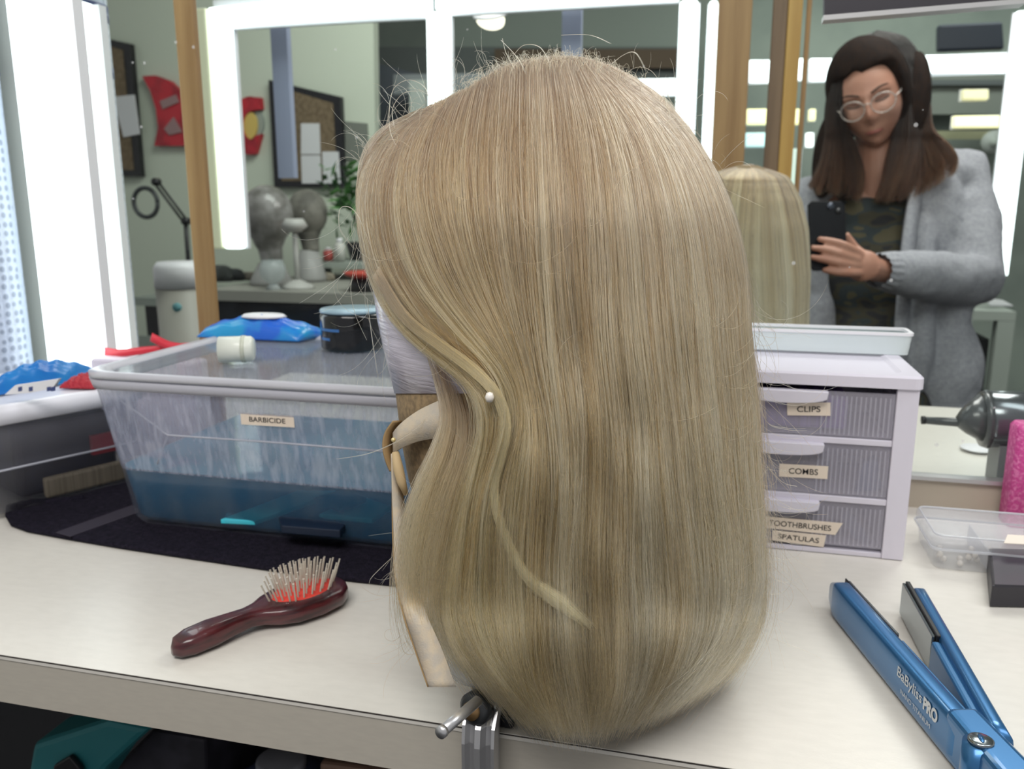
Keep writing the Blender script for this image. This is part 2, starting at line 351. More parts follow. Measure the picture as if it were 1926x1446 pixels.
# dark upper zone behind the crown
sf = thing('ceiling_bulkhead', onY(1000, 150, 4.5), 'dark grey-green ceiling bulkhead behind the top of the wig', 'bulkhead')
wallprism('bulkhead_face', [(835, -20), (1290, -20), (1290, 88), (838, 88)], 4.5, .1, mat('bulkhead', (134, 144, 136), .8), sf)
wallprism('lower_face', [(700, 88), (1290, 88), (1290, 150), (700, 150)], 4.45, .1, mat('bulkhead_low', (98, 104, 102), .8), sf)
wallprism('wood_band', [(930, 92), (1290, 92), (1290, 128), (930, 128)], 4.4, .04, mat('dim_wood', (92, 78, 62), .8), sf)
tag(wallprism('window_blind', [(770, 150), (800, 150), (800, 250), (770, 250)], 3.6, .03, mat('blind', (176, 184, 178), .7)), 'pale blind strip beside the glowing tube left of the wig crown', 'blind')
tag(wallprism('ceiling_beam', [(740, 140), (960, 136), (960, 172), (740, 178)], 3.7, .03, mat('beam', (132, 138, 140), .7)), 'pale horizontal beam behind the left side of the wig crown', 'beam')
# cork boards
def board(px, Y, label, papers):
    c = onY(*px[2], Y); t = thing('cork_board', c, label, 'board')
    cx = sum(p[0] for p in px)/4; cy = sum(p[1] for p in px)/4
    wallprism('frame', px, Y, .03, M['black'], t)
    inn = [(cx+(x-cx)*(1-14/abs(x-cx)), cy+(y-cy)*(1-12/abs(y-cy))) for x, y in px]
    wallprism('cork_panel', inn, Y-.004, .0035, M['cork'], t)
    for q in papers: tag(wallprism('pinned_paper', q[0], Y-.012, .006, M['paper']), q[1], 'paper')
board([(150, 62), (244, 82), (265, 332), (150, 330)], 3.268, 'black framed cork board behind the bubble wrap roll', [([(213, 182), (252, 178), (262, 252), (232, 258)], 'white tag pinned to the cork board behind the bubble wrap')])
board([(505, 150), (640, 182), (648, 352), (516, 352)], 3.268, 'black framed cork board with white papers left of the wig', [([(566, 232), (600, 232), (602, 290), (566, 290)], 'upper white paper on the cork board left of the wig'), ([(566, 292), (602, 292), (604, 345), (568, 345)], 'lower white paper on the cork board left of the wig'), ([(606, 285), (636, 285), (640, 345), (608, 345)], 'right white paper on the cork board left of the wig')])
tag(wallprism('photo_print', [(648, 228), (690, 232), (694, 300), (650, 300)], 3.29, .009, mat('photo_grey', (112, 116, 108), .6)), 'grey photo print pinned beside the papers and the plant', 'photo')
# red wall sign pieces
red = mat('sign_red', (186, 34, 48), .45, noise=((150, 26, 40), 14, .45, .6)); sgrey = mat('sign_grey', (150, 120, 120), .6)
s1 = thing('crescent_sign', onY(310, 270, 3.15), 'large red curved wall sign partly behind the narrow pine post', 'sign')
wallprism('sign_body', [(267, 143), (292, 142), (318, 152), (345, 178), (365, 210), (380, 270), (382, 274), (290, 274), (297, 240), (293, 205), (282, 170)], 3.268, .03, red, s1)
wallprism('lettering', [(300, 190), (330, 178), (336, 192), (306, 205)], 3.261, .006, sgrey, s1); wallprism('badge', [(308, 242), (326, 220), (342, 248), (318, 254)], 3.261, .006, sgrey, s1)
s2 = thing('crescent_sign', onY(465, 280, 3.15), 'smaller red C-shaped wall sign with yellow centre right of the glowing tube', 'sign')
arc = [(468+34*math.cos(a)*1.0, 236+56*math.sin(a)) for a in np.linspace(math.radians(300), math.radians(60), 16)]
arc = [(470+36*math.cos(a), 236+55*math.sin(a)) for a in np.radians(np.linspace(285, 75, 18))]+[(486, 265), (490, 252), (478, 256)]+[(476+20*math.cos(a), 236+28*math.sin(a)) for a in np.radians(np.linspace(95, 265, 14))]+[(490, 205), (488, 183)]
wallprism('sign_body', arc, 3.268, .03, red, s2)
wallprism('yellow_centre', [(470+14*math.cos(a)*.9, 236+26*math.sin(a)) for a in np.radians(range(0, 360, 24))], 3.275, .012, mat('sign_yellow', (205, 178, 96), .5), s2)
wallprism('grey_centre', [(484+12*math.cos(a), 232+24*math.sin(a)) for a in np.radians(range(0, 360, 24))], 3.288, .01, gy, s2)
# magnifier lamp
mg = thing('magnifier_lamp', onY(355, 490, 2.6), 'black ring magnifier lamp on a jointed arm before the pale wall', 'lamp')
cR = onY(274, 381, 2.6); ring = [cR+Vector((.048*math.cos(a), 0, .05*math.sin(a))) for a in np.linspace(0, 2*math.pi, 33)]
tube('lamp_ring', ring, .008, mat('lamp_dark', (58, 62, 64), .5), mg, 10)
for k in (-5, 4): tube('arm_rod', [onY(292+k, 340, 2.6), onY(346+k, 412, 2.6)], .0045, M['black'], mg, 8)
tube('lower_arm', [onY(349, 415, 2.6), onY(354, 490, 2.6), onY(357, 545, 2.6), onY(357, 600, 2.71)], .008, M['black'], mg, 8)
for q in ((294, 342), (350, 416)): lathe('arm_joint', [(.013, -.012), (.013, .012)], onY(*q, 2.6), M['black'], mg, 14, axis=(0, 1, 0))
# canister
cb = onY(340, 640, 2.0); cn = thing('canister', (cb.x, 2.0, .0), 'grey canister with white lid beside the narrow pine post', 'canister')
zt = onY(340, 540, 2.0).z; zl = onY(340, 492, 2.0).z; rr = (pxX(381, 560, 2.0)-pxX(302, 560, 2.0))/2; cx = pxX(342, 560, 2.0)
lathe('canister_body', [(rr*.85, .0), (rr, zt-.002)], (cx, 2.0, 0), mat('canister_grey', (158, 156, 148), .5), cn); lathe('lid', [(rr*1.02, zt), (rr*1.02, zl-.015), (rr*.85, zl)], (cx, 2.0, 0), M['white'], cn)
c0 = Vector((cx+rr*.42, 2.0-rr*.93, onY(365, 573, 2.0).z)); lathe('round_badge', [(.012, 0), (.012, .003)], c0, mat('teal_badge', (110, 168, 176), .5), cn, axis=(.3, -1, 0))
# bench in the mirror with clutter
zb = 1.0
bn = thing('bench', onY(550, 600, 2.6), 'grey workbench with dark underside across the mirror left of the wig', 'bench')
bx0, bx1 = pxX(385, 545, 2.5), pxX(800, 545, 2.5); ztp = onY(500, 548, 2.5).z
box('bench_top', bx0, bx1+.3, 2.5, 3.25, ztp-.035, ztp, mat('bench_grey', (150, 150, 142), .6), bn)
box('dark_cabinet', bx0, bx1+.3, 2.53, 3.22, .02, ztp-.036, mat('bench_dark', (38, 42, 50), .7, noise=((24, 26, 32), 9, .4, .6)), bn)
b2 = thing('side_bench', onY(300, 620, 2.7), 'low grey bench with dark gap behind the canister', 'bench')
zz = onY(270, 560, 2.7).z; box('bench_top', pxX(245, 560, 2.7), pxX(330, 560, 2.7), 2.7, 3.2, zz-.03, zz, gy, b2); box('dark_front', pxX(268, 600, 2.7), pxX(310, 600, 2.7), 2.72, 3.2, 0, zz-.031, M['black'], b2)
for k in range(3): box('drawer_front', pxX(250, 600, 2.7), pxX(305, 600, 2.7), 2.70, 2.715, zz-.20-.07*k, zz-.145-.07*k, gy, b2)
# mannequin heads on the bench
hg = mat('clear_wrapped_canvas', (138, 136, 134), .35, noise=((104, 102, 98), 22, .4, .62), coat=.3)
def bust(px, py, d, r, label, tilt=0, m=None):
    c = atD(px, py, d); t = thing('mannequin_head', (c.x, c.y, ztp), label, 'mannequin head')
    bm = blobs([(c, (r, r*.95, r*1.15), None), (c-Vector((0, 0, r*.9)), (r*.62, r*.6, r*.5), None), (c+Vector((-r*.75, -r*.3, -r*.35)), (r*.28, r*.2, r*.3), None)])
    addtube(bm, [c-Vector((0, 0, r)), c-Vector((-.01, 0, r*1.9))], [r*.5, r*.42]); o = frombm('head_form', bm, m or hg, t); remesh(o, r*.07, 5)
    lathe('stand_base', [(r*.8, ztp+.001), (r*.8, ztp+.015), (r*.45, max(ztp+.02, c.z-r*1.8))], (c.x, c.y, 0), mat('foot_grey', (150, 150, 148), .5), t)
    return t
bust(503, 405, 2.95, .092, 'big grey plastic-wrapped mannequin head on the bench', 0)
bust(578, 400, 3.1, .075, 'second grey mannequin head behind the big wrapped one', 0, mat('dim_canvas', (118, 116, 108), .7, noise=((86, 84, 78), 18, .4, .6)))
# stem stand
st = thing('wig_stand', onY(565, 545, 2.6), 'white thin-stemmed wig stand on the bench', 'stand'); M['dimwhite'] = mat('stand_white', (176, 176, 172), .5); pb = onY(560, 540, 2.62)
tube('stem', [Vector((pb.x, 2.62, ztp)), Vector((pb.x, 2.62, ztp+.19))], .009, M['dimwhite'], st); lathe('foot', [(.06, ztp), (.05, ztp+.012), (.012, ztp+.03)], (pb.x, 2.62, 0), M['dimwhite'], st)
lathe('top_cap', [(.02, 0), (.045, .02), (.03, .045)], (pb.x, 2.62, ztp+.19), M['dimwhite'], st)
gb = thing('glass_goblet', onY(525, 520, 2.6), 'clear round glass vessel before the mannequin head', 'glass'); g0 = onY(515, 545, 2.56)
lathe('bowl', [(.012, .02), (.04, .04), (.045, .07), (.034, .10)], (g0.x, 2.56, ztp), mat('goblet_glass', (190, 200, 200), .1, alpha=.45), gb); lathe('base', [(.03, 0), (.012, .02)], (g0.x, 2.56, ztp), mat('goblet_base', (170, 176, 176), .2), gb)
# red dish, bottles, plant, clutter
rd = thing('shallow_dish', onY(668, 530, 2.45), 'red oval dish on a dark stand beside the wig fringe', 'dish'); r0 = onY(680, 548, 2.55)
lathe('dish', [(.05, .045), (.075, .055), (.078, .064), (.06, .062)], (r0.x, 2.6, ztp), mat('dish_red', (196, 72, 60), .4), rd); lathe('dark_stand', [(.065, 0), (.05, .044)], (r0.x, 2.6, ztp), M['black'], rd)
for px, hh, cc, lb in ((618, .05, (178, 84, 78), 'small red bottle on the raised shelf by the plant'), (640, .085, (196, 196, 190), 'small white bottle on the raised shelf by the plant')):
    p = onY(px, 490, 3.0); t = thing('bottle', p, lb, 'bottle'); zr = p.z
    lathe('bottle_body', [(.02, zr), (.02, zr+hh*.7), (.012, zr+hh*.8)], (p.x, 3.0, 0), mat('bottle', cc, .4), t, 16); lathe('cap', [(.011, zr+hh*.8), (.011, zr+hh)], (p.x, 3.0, 0), M['white'], t, 12)
rs = thing('raised_shelf', onY(640, 492, 3.0), 'grey raised shelf on the bench below the plant', 'shelf'); zr = onY(640, 492, 3.0).z
box('shelf_board', pxX(570, 492, 3.0), pxX(790, 492, 3.0), 2.94, 3.2, zr-.02, zr-.0005, gy, rs)
for q in (575, 700): box('support', pxX(q, 492, 3.0), pxX(q, 492, 3.0)+.02, 2.96, 3.18, ztp, zr-.0205, gy, rs)
pl = thing('potted_plant', onY(655, 470, 3.1), 'leafy green plant peeking out left of the wig', 'plant')
pc = atD(655, 375, 3.22)
lathe('pot', [(.05, zr), (.07, zr+.07)], (pc.x+.02, 3.12, 0), M['black'], pl, 20)
vs, fs = [], []
for i in range(150):
    c = pc+Vector((random.gauss(0, .05), random.gauss(0, .03), random.gauss(.01, .06))); a = Vector((random.gauss(0, 1), random.gauss(0, 1), random.gauss(0, .6))).normalized()*random.uniform(.025, .04); b = a.cross(Vector((random.random(), random.random(), 1))).normalized()*random.uniform(.008, .014); k = len(vs)
    vs += [c-a, c+b+a*.1, c+a, c-b+a*.1, c+a.cross(b).normalized()*.004]; fs += [(k, k+1, k+4), (k+1, k+2, k+4), (k+2, k+3, k+4), (k+3, k, k+4)]
mesh('foliage', vs, fs, mat('leaf_green', (78, 130, 62), .5, noise=((46, 86, 46), 20, .4, .6)), pl)
tube('stem', [pc+Vector((.01, 0, -.03)), (pc.x+.02, 3.12, zr+.06)], .006, mat('stem_green', (60, 80, 44), .6), pl)
for k, (px, py, wx, hz, cc, lb) in enumerate(((415, 505, .05, .06, (96, 100, 98), 'dark grey bag lying on the bench beside the pine post'), (440, 520, .045, .045, (58, 62, 64), 'black tool case on the bench beside the grey bag'), (470, 535, .05, .03, (128, 122, 110), 'small beige box at the front of the bench'), (612, 525, .04, .03, (170, 160, 140), 'tan bowl on the bench below the raised shelf'))):
    p = onY(px, py, 2.8+.04*k); o = lathe('bench_item' if k > 2 else ('bag', 'tool_case', 'small_box')[k], [(wx*.9, 0), (wx, hz*.4), (wx*.8, hz*.85), (wx*.4, hz)], (p.x, 2.8+.04*k, ztp), mat('clutter', cc, .7, noise=(tuple(int(v*.6) for v in cc), 25, .4, .6)), None, 14, sy=.6)
    if k == 3: o.name = 'bowl'
    tag(o, lb, 'bowl' if k == 3 else ('bag', 'case', 'box')[k])
# white table behind woman
tb = thing('side_table', onY(1860, 620, 3.0), 'pale grey side table behind the woman at the right', 'table')
tz = onY(1860, 585, 3.0).z; x0, x1 = pxX(1800, 585, 3.0), pxX(1912, 585, 3.0)
box('table_top', x0, x1, 3.0, 3.5, tz-.03, tz, gy, tb); box('leg', x1-.05, x1, 3.0, 3.05, .02, tz-.031, gy, tb); box('leg', x0, x0+.05, 3.0, 3.05, .02, tz-.031, gy, tb)
box('dark_shelf_front', x0+.052, x1-.052, 3.06, 3.4, .3, tz-.1, M['black'], tb)
tag(prism('paper_sheet', [onZ(x, y, tz+.001) for x, y in ((1852, 562), (1885, 566), (1905, 576), (1862, 576))], (0, 0, .004), M['paper']), 'white sheet of paper on the side table behind the woman', 'paper')
# bubble wrap rolls
def bubblemat(name, rgb, rgb2):
    m = bpy.data.materials.new(name); m.use_nodes = True; nt = m.node_tree; b = nt.nodes['Principled BSDF']
    tc = nt.nodes.new('ShaderNodeTexCoord'); mp = nt.nodes.new('ShaderNodeMapping'); v = nt.nodes.new('ShaderNodeTexVoronoi'); v.inputs['Scale'].default_value = 1; v.inputs['Randomness'].default_value = .25
    mp.inputs['Scale'].default_value = (88, 88, 88); r = nt.nodes.new('ShaderNodeValToRGB'); r.color_ramp.elements[0].position = .25; r.color_ramp.elements[1].position = .42
    r.color_ramp.elements[0].color = (*s2l(rgb2), 1); r.color_ramp.elements[1].color = (*s2l(rgb), 1); bp = nt.nodes.new('ShaderNodeBump'); bp.inputs['Strength'].default_value = .5; bp.inputs['Distance'].default_value = .003; bp.invert = True
    for a, c in ((tc.outputs['Object'], mp.inputs[0]), (mp.outputs[0], v.inputs[0]), (v.outputs['Distance'], r.inputs[0]), (r.outputs[0], b.inputs['Base Color']), (v.outputs['Distance'], bp.inputs['Height']), (bp.outputs[0], b.inputs['Normal'])): nt.links.new(a, c)
    b.inputs['Roughness'].default_value = .25; return m
BW = bubblemat('bubble_wrap', (186, 196, 214), (138, 148, 166))
navy = mat('navy_tape', (58, 72, 122), .4)
def roll(cx, cy, r, label, z0, bands):
    t = thing('bubble_wrap_roll', (cx, cy, z0), label, 'packing roll')
    lathe('wrap', [(r*.98, z0), (r, z0+.01), (r, 2.1), (r*.98, 2.11)], (cx, cy, 0), BW, t, 40)
    for a, b in bands: lathe('tape_band', [(r*.99, a), (r*1.015, a), (r*1.015, b), (r*.99, b)], (cx, cy, 0), navy, t, 40)
    return t
fl = pxX(8, 0, .93)
roll(fl-.068, .895, .058, 'bubble wrap roll standing at the far left edge beside the light bar', .905, [(onY(5, 125, .88).z, onY(5, 88, .88).z)])
xr = pxX(187, 0, 1.08); roll(xr-.052, 1.08, .05, 'bubble wrap roll with blue tape seen in the mirror right of the glowing strip', .905, [(onY(180, 137, 1.05).z, onY(180, 116, 1.05).z), (onY(180, 28, 1.05).z, onY(180, -6, 1.05).z)])

# ================================================================ ON THE WORKTOP
def label_on(parent, body, px, Y, tilt=0, pad=(1, 1), base=(222, 208, 190)):     # sticker seen on the plane Y by its four corners
    P = [onY(x, y, Y) for x, y in px]
    prism('sticker', P, (0, .0006, 0), LB, parent)
    cen = sum(P, Vector())/4; xd = (P[1]+P[2]-P[0]-P[3])/2; yd = (P[0]+P[1]-P[2]-P[3])/2
    text('lettering', body, cen-Vector((0, .0002, 0)), xd, yd, xd.length*pad[0], yd.length*pad[1], INK, parent, bold=.008)
LB = mat('label_tape', (226, 212, 196), .5); INK = mat('ink', (30, 28, 30), .6)
# towel
tw = thing('towel', (-.45, .75, TOP), 'black terry towel spread under the clear tubs', 'towel')
TW = mat('black_terry', (30, 28, 38), 1.0, noise=((46, 42, 56), 260, .3, .7), bump=(700, 1, .004), spec=.1)
out = [onZ(x, y, TOP) for x, y in ((8, 975), (14, 955), (60, 950), (110, 958))]
out = [onZ(x, y) for x, y in ((10, 975), (12, 958), (40, 950), (110, 945), (180, 925))]+[Vector((-.74, .93, TOP)), Vector((-.1, .93, TOP)), Vector((-.12, .64, TOP))]+[onZ(x, y) for x, y in ((745, 1106), (600, 1090), (450, 1068), (330, 1050), (230, 1035), (130, 1018), (50, 1003), (20, 992))]
o = prism('towel_cloth', [Vector((p.x, p.y, TOP+.0006)) for p in out], (0, 0, .0055), TW, tw); bev(o, .0025, 3)
tube('hem_roll', [onZ(x, y)+Vector((0, 0, .0052)) for x, y in ((26, 968), (60, 955), (110, 952), (160, 946))], [.006, .0052, .0048, .004], TW, tw, 10)
st = mat('towel_stripe', (48, 43, 56), 1); prism('woven_band', [onZ(x, y, TOP+.0062) for x, y in ((104, 1002), (250, 950), (262, 964), (132, 1010))], (0, 0, .0006), st, tw)
ZT = TOP+.0065
# disinfectant tub
tub = thing('plastic_tub', (-.33, .82, ZT), 'large clear tub of blue disinfectant with black jar and wipes on its lid', 'tub')
HZ = mat('hazy_plastic', (150, 170, 204), .16, alpha=.09, noise=((214, 216, 226), (45, 45, 22), .35, .65)); HR = mat('rim_plastic', (192, 192, 202), .25, alpha=.8); 
TX0, TX1, TY0, TY1 = -.583, -.10, .706, .925
def sec(g, z, r): return rrect(TX0-g, TX1+g, TY0-g, TY1+g, r, z)
ZR = 1.062
def wallg(z): return .004+.022*(z-ZT)/(ZR-ZT)
HZ2 = mat('misted_plastic', (150, 155, 178), .2, alpha=.5, noise=((190, 194, 212), (150, 150, 30), .45, .75))
nt = HZ2.node_tree; mr = nt.nodes.new('ShaderNodeMapRange'); mr.inputs[1].default_value = .4; mr.inputs[2].default_value = .62; mr.inputs[3].default_value = .42; mr.inputs[4].default_value = .56
nt.links.new([q for q in nt.nodes if q.type == 'TEX_NOISE'][0].outputs[0], mr.inputs[0]); nt.links.new(mr.outputs[0], nt.nodes['Principled BSDF'].inputs['Alpha'])
loft('lower_wall', [sec(0, ZT, .018), sec(.006, ZT+.008, .02), sec(wallg(.968), .968, .022)], HZ, tub, True, cap=(True, False))
loft('misted_wall', [sec(wallg(.968), .968, .022), sec(wallg(1.01), 1.01, .024), sec(wallg(ZR), ZR, .026)], HZ2, tub, True, cap=(False, False))
tr_ = mat('recess_line', (206, 208, 220), .2, alpha=.6)
tube('moulded_line', [onY(x, y, .688) for x, y in ((225, 752), (316, 818), (520, 832), (738, 850))], .0012, tr_, tub, 6)
tube('moulded_line', [onY(x, y, .692) for x, y in ((316, 818), (296, 872))], .0010, tr_, tub, 6)
loft('rim', [sec(.0205, ZR-.009, .026), sec(.028, ZR-.008, .03), sec(.030, ZR+.001, .03), sec(.022, ZR+.002, .028), sec(.020, ZR-.001, .026)], HR, tub, True, close=True)
LQ = mat('blue_liquid', (0, 82, 118), .08, alpha=.68); LQ2 = mat('liquid_surface', (84, 150, 178), .05, alpha=.75)
ZL = .968
loft('blue_liquid', [sec(-.003, ZT+.003, .016), sec(.002, ZT+.010, .017), sec(wallg(ZL)-.0025, ZL, .02)], LQ, tub, True, cap=(True, False))
loft('liquid_surface', [sec(wallg(ZL)-.003, ZL+.0004, .02), sec(wallg(ZL)-.003, ZL+.001, .02)], LQ2, tub)
label_on(tub, 'BARBICIDE', [(452, 776), (552, 782), (554, 804), (454, 798)], .6835, pad=(.68, .42))
# lid
lid = thing('tub_lid', (-.33, .82, ZR+.003), 'clear hazy lid lying on the blue disinfectant tub', 'lid')
LD = mat('lid_plastic', (186, 188, 196), .08, alpha=.26); LE = mat('lid_edge', (206, 206, 214), .25, alpha=.72)
loft('lid_panel', [sec(.012, ZR+.004, .026), sec(.012, ZR+.006, .026)], LD, lid)
loft('lid_rim', [sec(.014, ZR+.003, .028), sec(.030, ZR+.003, .03), sec(.030, ZR+.008, .03), sec(.025, ZR+.010, .03), sec(.014, ZR+.007, .028)], LE, lid, True, close=True)
ZLID = ZR+.0065
# things in the liquid
def plank(name, px, z, th, m, label, cat): return tag(prism(name, [onZ(x, y, z) for x, y in px], (0, 0, th), m, None, .001), label, cat)
cy = mat('cyan_plastic', (70, 215, 235), .4)
plank('comb', [(415, 985), (560, 930), (640, 930), (480, 988)], ZT+.011, .005, cy, 'long cyan comb lying in the blue liquid, left one', 'comb')
plank('comb', [(600, 975), (680, 940), (735, 960), (700, 985)], ZT+.012, .005, cy, 'cyan comb lying in the blue liquid, right one', 'comb')
dbl = mat('dark_blue_plastic', (14, 30, 52), .5)
plank('brush', [(525, 985), (600, 985), (650, 1000), (640, 1012), (530, 1003)], ZT+.016, .008, dbl, 'dark brush sunk in the blue liquid near the tub front', 'brush')
plank('brush', [(590, 945), (640, 930), (690, 945), (640, 965)], ZT+.02, .006, dbl, 'dark object sunk in the blue liquid behind the combs', 'brush')
# jar on lid
jz = ZLID+.0003; j0 = Vector((-.452, .895, jz)); jt = thing('jar', j0, 'black round jar with pale lid standing on the tub lid', 'jar')
j0 = Vector(onY(664, 650, .885)); j0.z = jz; jt.location = j0
JB = mat('jar_black', (16, 17, 20), .15, coat=.4)
hz = onY(660, 586, .885).z-jz; JR = .036
lathe('jar_body', [(JR*.96, 0), (JR, .003), (JR, hz-.004), (JR*.97, hz)], j0, JB, jt, 40); lathe('lid', [(JR*.98, hz+.0004), (JR, hz+.001), (JR, hz+.003), (JR*.97, hz+.0042)], j0, mat('jar_lid', (150, 176, 190), .3, .3), jt, 40)
bt = mat('blue_print', (60, 110, 170), .4)
for ww, zz in ((.8, .55), (.45, .3)):
    an = np.linspace(-2.35, -2.35+ww, 12); mesh('printed_line', [(j0.x+(JR+.0004)*math.cos(a), j0.y+(JR+.0004)*math.sin(a), jz+hz*zz+h) for h in (0, .003) for a in an], [(i, i+1, i+13, i+12) for i in range(11)], bt, jt)
# wipes on lid
def pack(name, label, pts, z0, hgt, m, white=None, letters=None, cat='wipes pack'):
    t = thing(name, sum((Vector(p) for p in pts), Vector())/len(pts), label, cat)
    n = 44; c = sum((Vector(p) for p in pts), Vector())/4; U = (Vector(pts[1])-Vector(pts[0])); Vv = (Vector(pts[3])-Vector(pts[0])); p0 = Vector(pts[0])
    N = 28; vs = []; fs = []
    for lay in (0, 1):
        for i in range(N):
            for j in range(N):
                u, v = i/(N-1), j/(N-1); e = (math.sin(math.pi*u)**.45)*(math.sin(math.pi*v)**.4)
                wr = .0016*math.sin(u*31+v*9)+.001*math.sin(v*43+u*12)
                z = z0+.001+(hgt*e+wr*e if lay else 0)+(.0015 if lay else 0)+.25*hgt*abs(2*u-1)**6*(1-abs(2*v-1)**2)*lay
                vs.append(p0+U*u+Vv*v*(1-.06*math.sin(math.pi*u))+Vector((0, 0, z-p0.z)))
    q = N*N
    for lay in (0, 1):
        for i in range(N-1):
            for j in range(N-1): a = lay*q+i*N+j; fs.append((a, a+1, a+N+1, a+N) if lay else (a, a+N, a+N+1, a+1))
    for i in range(N-1):
        for a, b in ((i, i+1), ((N-1)*N+i, (N-1)*N+i+1), (i*N, (i+1)*N), (i*N+N-1, (i+1)*N+N-1)): fs.append((a, b, q+b, q+a))
    mesh('pouch', vs, fs, m, t, True); return t
bluep = mat('blue_film', (38, 100, 205), .25, noise=((40, 150, 205), 18, .42, .58)); 
A = onZ(384, 628, ZLID); B = onZ(575, 622, ZLID); B.y = min(B.y, .945); A.y = .92; A.x = onY(384, 628, .92).x; B = Vector((onY(572, 620, .92).x, .92, ZLID))
bp_ = pack('wipes_pack', 'blue wipes pouch with white flap on the tub lid before the mirror', [Vector((A.x, .905, ZLID)), Vector((B.x, .905, ZLID)), Vector((B.x-.01, .962, ZLID)), Vector((A.x+.01, .962, ZLID))], ZLID, .024, bluep)
lathe('white_flap', [(.03, 0), (.026, .003)], (A.x*.45+B.x*.55, .935, ZLID+.0255), M['white'], bp_, 24, sy=.7)
# pale plastic cup lying on lid seen through
cu = thing('milky_cup', onZ(440, 675, ZLID), 'small milky white cup lying on its side on the tub lid', 'cup')
ca = onZ(448, 682, ZLID)+Vector((0, 0, .0145)); lathe('cap_body', [(.0135, -.018), (.0135, .014), (.011, .017)], ca, mat('milky', (222, 226, 216), .3), cu, 24, axis=(.9, .35, 0)); lathe('cap_ring', [(.0142, .005), (.0142, .009)], ca, mat('milky_dim', (196, 200, 184), .4), cu, 24, axis=(.9, .35, 0))
# red straps behind the tub
rc = mat('red_plastic', (205, 40, 58), .35)
r1 = thing('red_strap', onY(250, 660, .95), 'red looped strap lying behind the blue tub at the mirror', 'strap')
ribbon('strap_band', [onY(192, 660, .955), onY(225, 664, .95), onY(262, 660, .95), onY(300, 656, .952), onY(360, 650, .955)], [(0, .004, .010), (0, .004, .008)], .002, rc, r1)
ribbon('strap_loop', [onY(285, 634, .952), onY(300, 642, .95), onY(318, 650, .95), onY(340, 654, .952)], [(0, .006, .010)], .002, rc, r1)
tag(box('white_tray', pxX(165, 700, .95), pxX(380, 700, .95), .93, .966, TOP+.0005, onY(250, 668, .95).z-.002, mat('white_tray', (222, 214, 226), .4), None, .004), 'low white box behind the tub under the red strap', 'box')
# left bin
LBn = thing('storage_bin', (-.78, .82, ZT), 'smoky clear storage bin with white lid at the far left', 'bin')
SM = mat('smoky_plastic', (150, 150, 160), .15, alpha=.42)
bx = [(-.92, .712), (-.705, .80)]                                    # turned a little: front runs from near left to far right
A0 = onZ(4, 966, ZT); A1 = onZ(232, 908, ZT)
dv = (A1-A0).normalized(); nv = Vector((-dv.y, dv.x, 0)); A0 = A0-dv*.08; L = (A1-A0).length+.015
def bsec(g, z): return [tuple(A0+dv*(-g)+nv*(-g)+Vector((0, 0, z-A0.z))), tuple(A0+dv*(L+g)+nv*(-g)+Vector((0, 0, z-A0.z))), tuple(A0+dv*(L+g)+nv*(.16+g)+Vector((0, 0, z-A0.z))), tuple(A0+dv*(-g)+nv*(.16+g)+Vector((0, 0, z-A0.z)))]
ZB = onY(5, 790, A0.y+.0).z
ZB = 1.005
def rb(pts, r, n=4):
    out = []; k = len(pts)
    for i in range(k):
        p = Vector(pts[i]); a = (Vector(pts[i-1])-p).normalized(); b = (Vector(pts[(i+1) % k])-p).normalized()
        for q in range(n+1):
            t = q/n; out.append(tuple(p+a*r*(1-t)**2+b*r*t**2))
    return out
o = loft('bin_wall', [rb(bsec(0, ZT), .02), rb(bsec(.006, .955), .02), rb(bsec(.0085, .956), .02), rb(bsec(.012, ZB), .02)], SM, LBn, True, cap=(True, False))
blid = loft('lid', [rb(bsec(.014, ZB), .022), rb(bsec(.018, ZB+.002), .024), rb(bsec(.018, ZB+.016), .024), rb(bsec(.012, ZB+.021), .02), rb(bsec(.004, ZB+.0205), .02)], mat('white_lid', (224, 224, 232), .3), LBn, True)
ln = [Vector(p) for p in bsec(.0095, .956)]; tube('moulded_line', [ln[0], ln[1]], .0013, tr_, LBn, 6)
dk = mat('dark_pouch', (34, 38, 58), .6, noise=((22, 24, 36), 30, .4, .6))
def inb(u0, u1, v0, v1, z0, z1): return [A0+dv*u+nv*v+Vector((0, 0, z-A0.z)) for z in (z0, z1) for u, v in ((u0, v0), (u1, v0), (u1, v1), (u0, v1))]
o = mesh('dark_pouch', inb(.105, L-.010, .017, .13, ZT+.004, .992), [(0, 3, 2, 1), (4, 5, 6, 7), (0, 1, 5, 4), (1, 2, 6, 5), (2, 3, 7, 6), (3, 0, 4, 7)], dk, None); bev(o, .008, 3); tag(o, 'dark navy pouch filling the smoky bin', 'pouch')
o = mesh('red_box', inb(.185, .215, .010, .0155, .945, .968), BF, mat('red_card', (168, 40, 52), .5), None); tag(o, 'small red piece showing inside the smoky bin', 'box')
o = mesh('beige_comb', inb(.128, L-.008, .004, .014, ZT+.002, .932), BF, mat('beige_comb', (172, 160, 138), .5, noise=((150, 140, 118), (300, 300, 2), .4, .6)), None); bev(o, .003); tag(o, 'beige comb case lying along the front inside the smoky bin', 'comb case')
o = mesh('tan_disc', inb(.215, .232, .010, .0155, .975, .99), BF, mat('tan', (150, 128, 92), .5), None); bev(o, .002); tag(o, 'small tan piece high inside the smoky bin by the blue tub', 'disc')
zbt = ZB+.0215
wp = mat('wipe_blue', (40, 130, 200), .25, noise=((30, 110, 190), 12, .4, .6))
P0 = onZ(-40, 752, zbt); P1 = onZ(128, 722, zbt)
wpk = pack('wipes_pack', 'blue and white wipes pouch on the white lid at the far left', [P0, P1, P1+Vector((.0, .06, 0)), P0+Vector((-.01, .06, 0))], zbt, .026, wp)
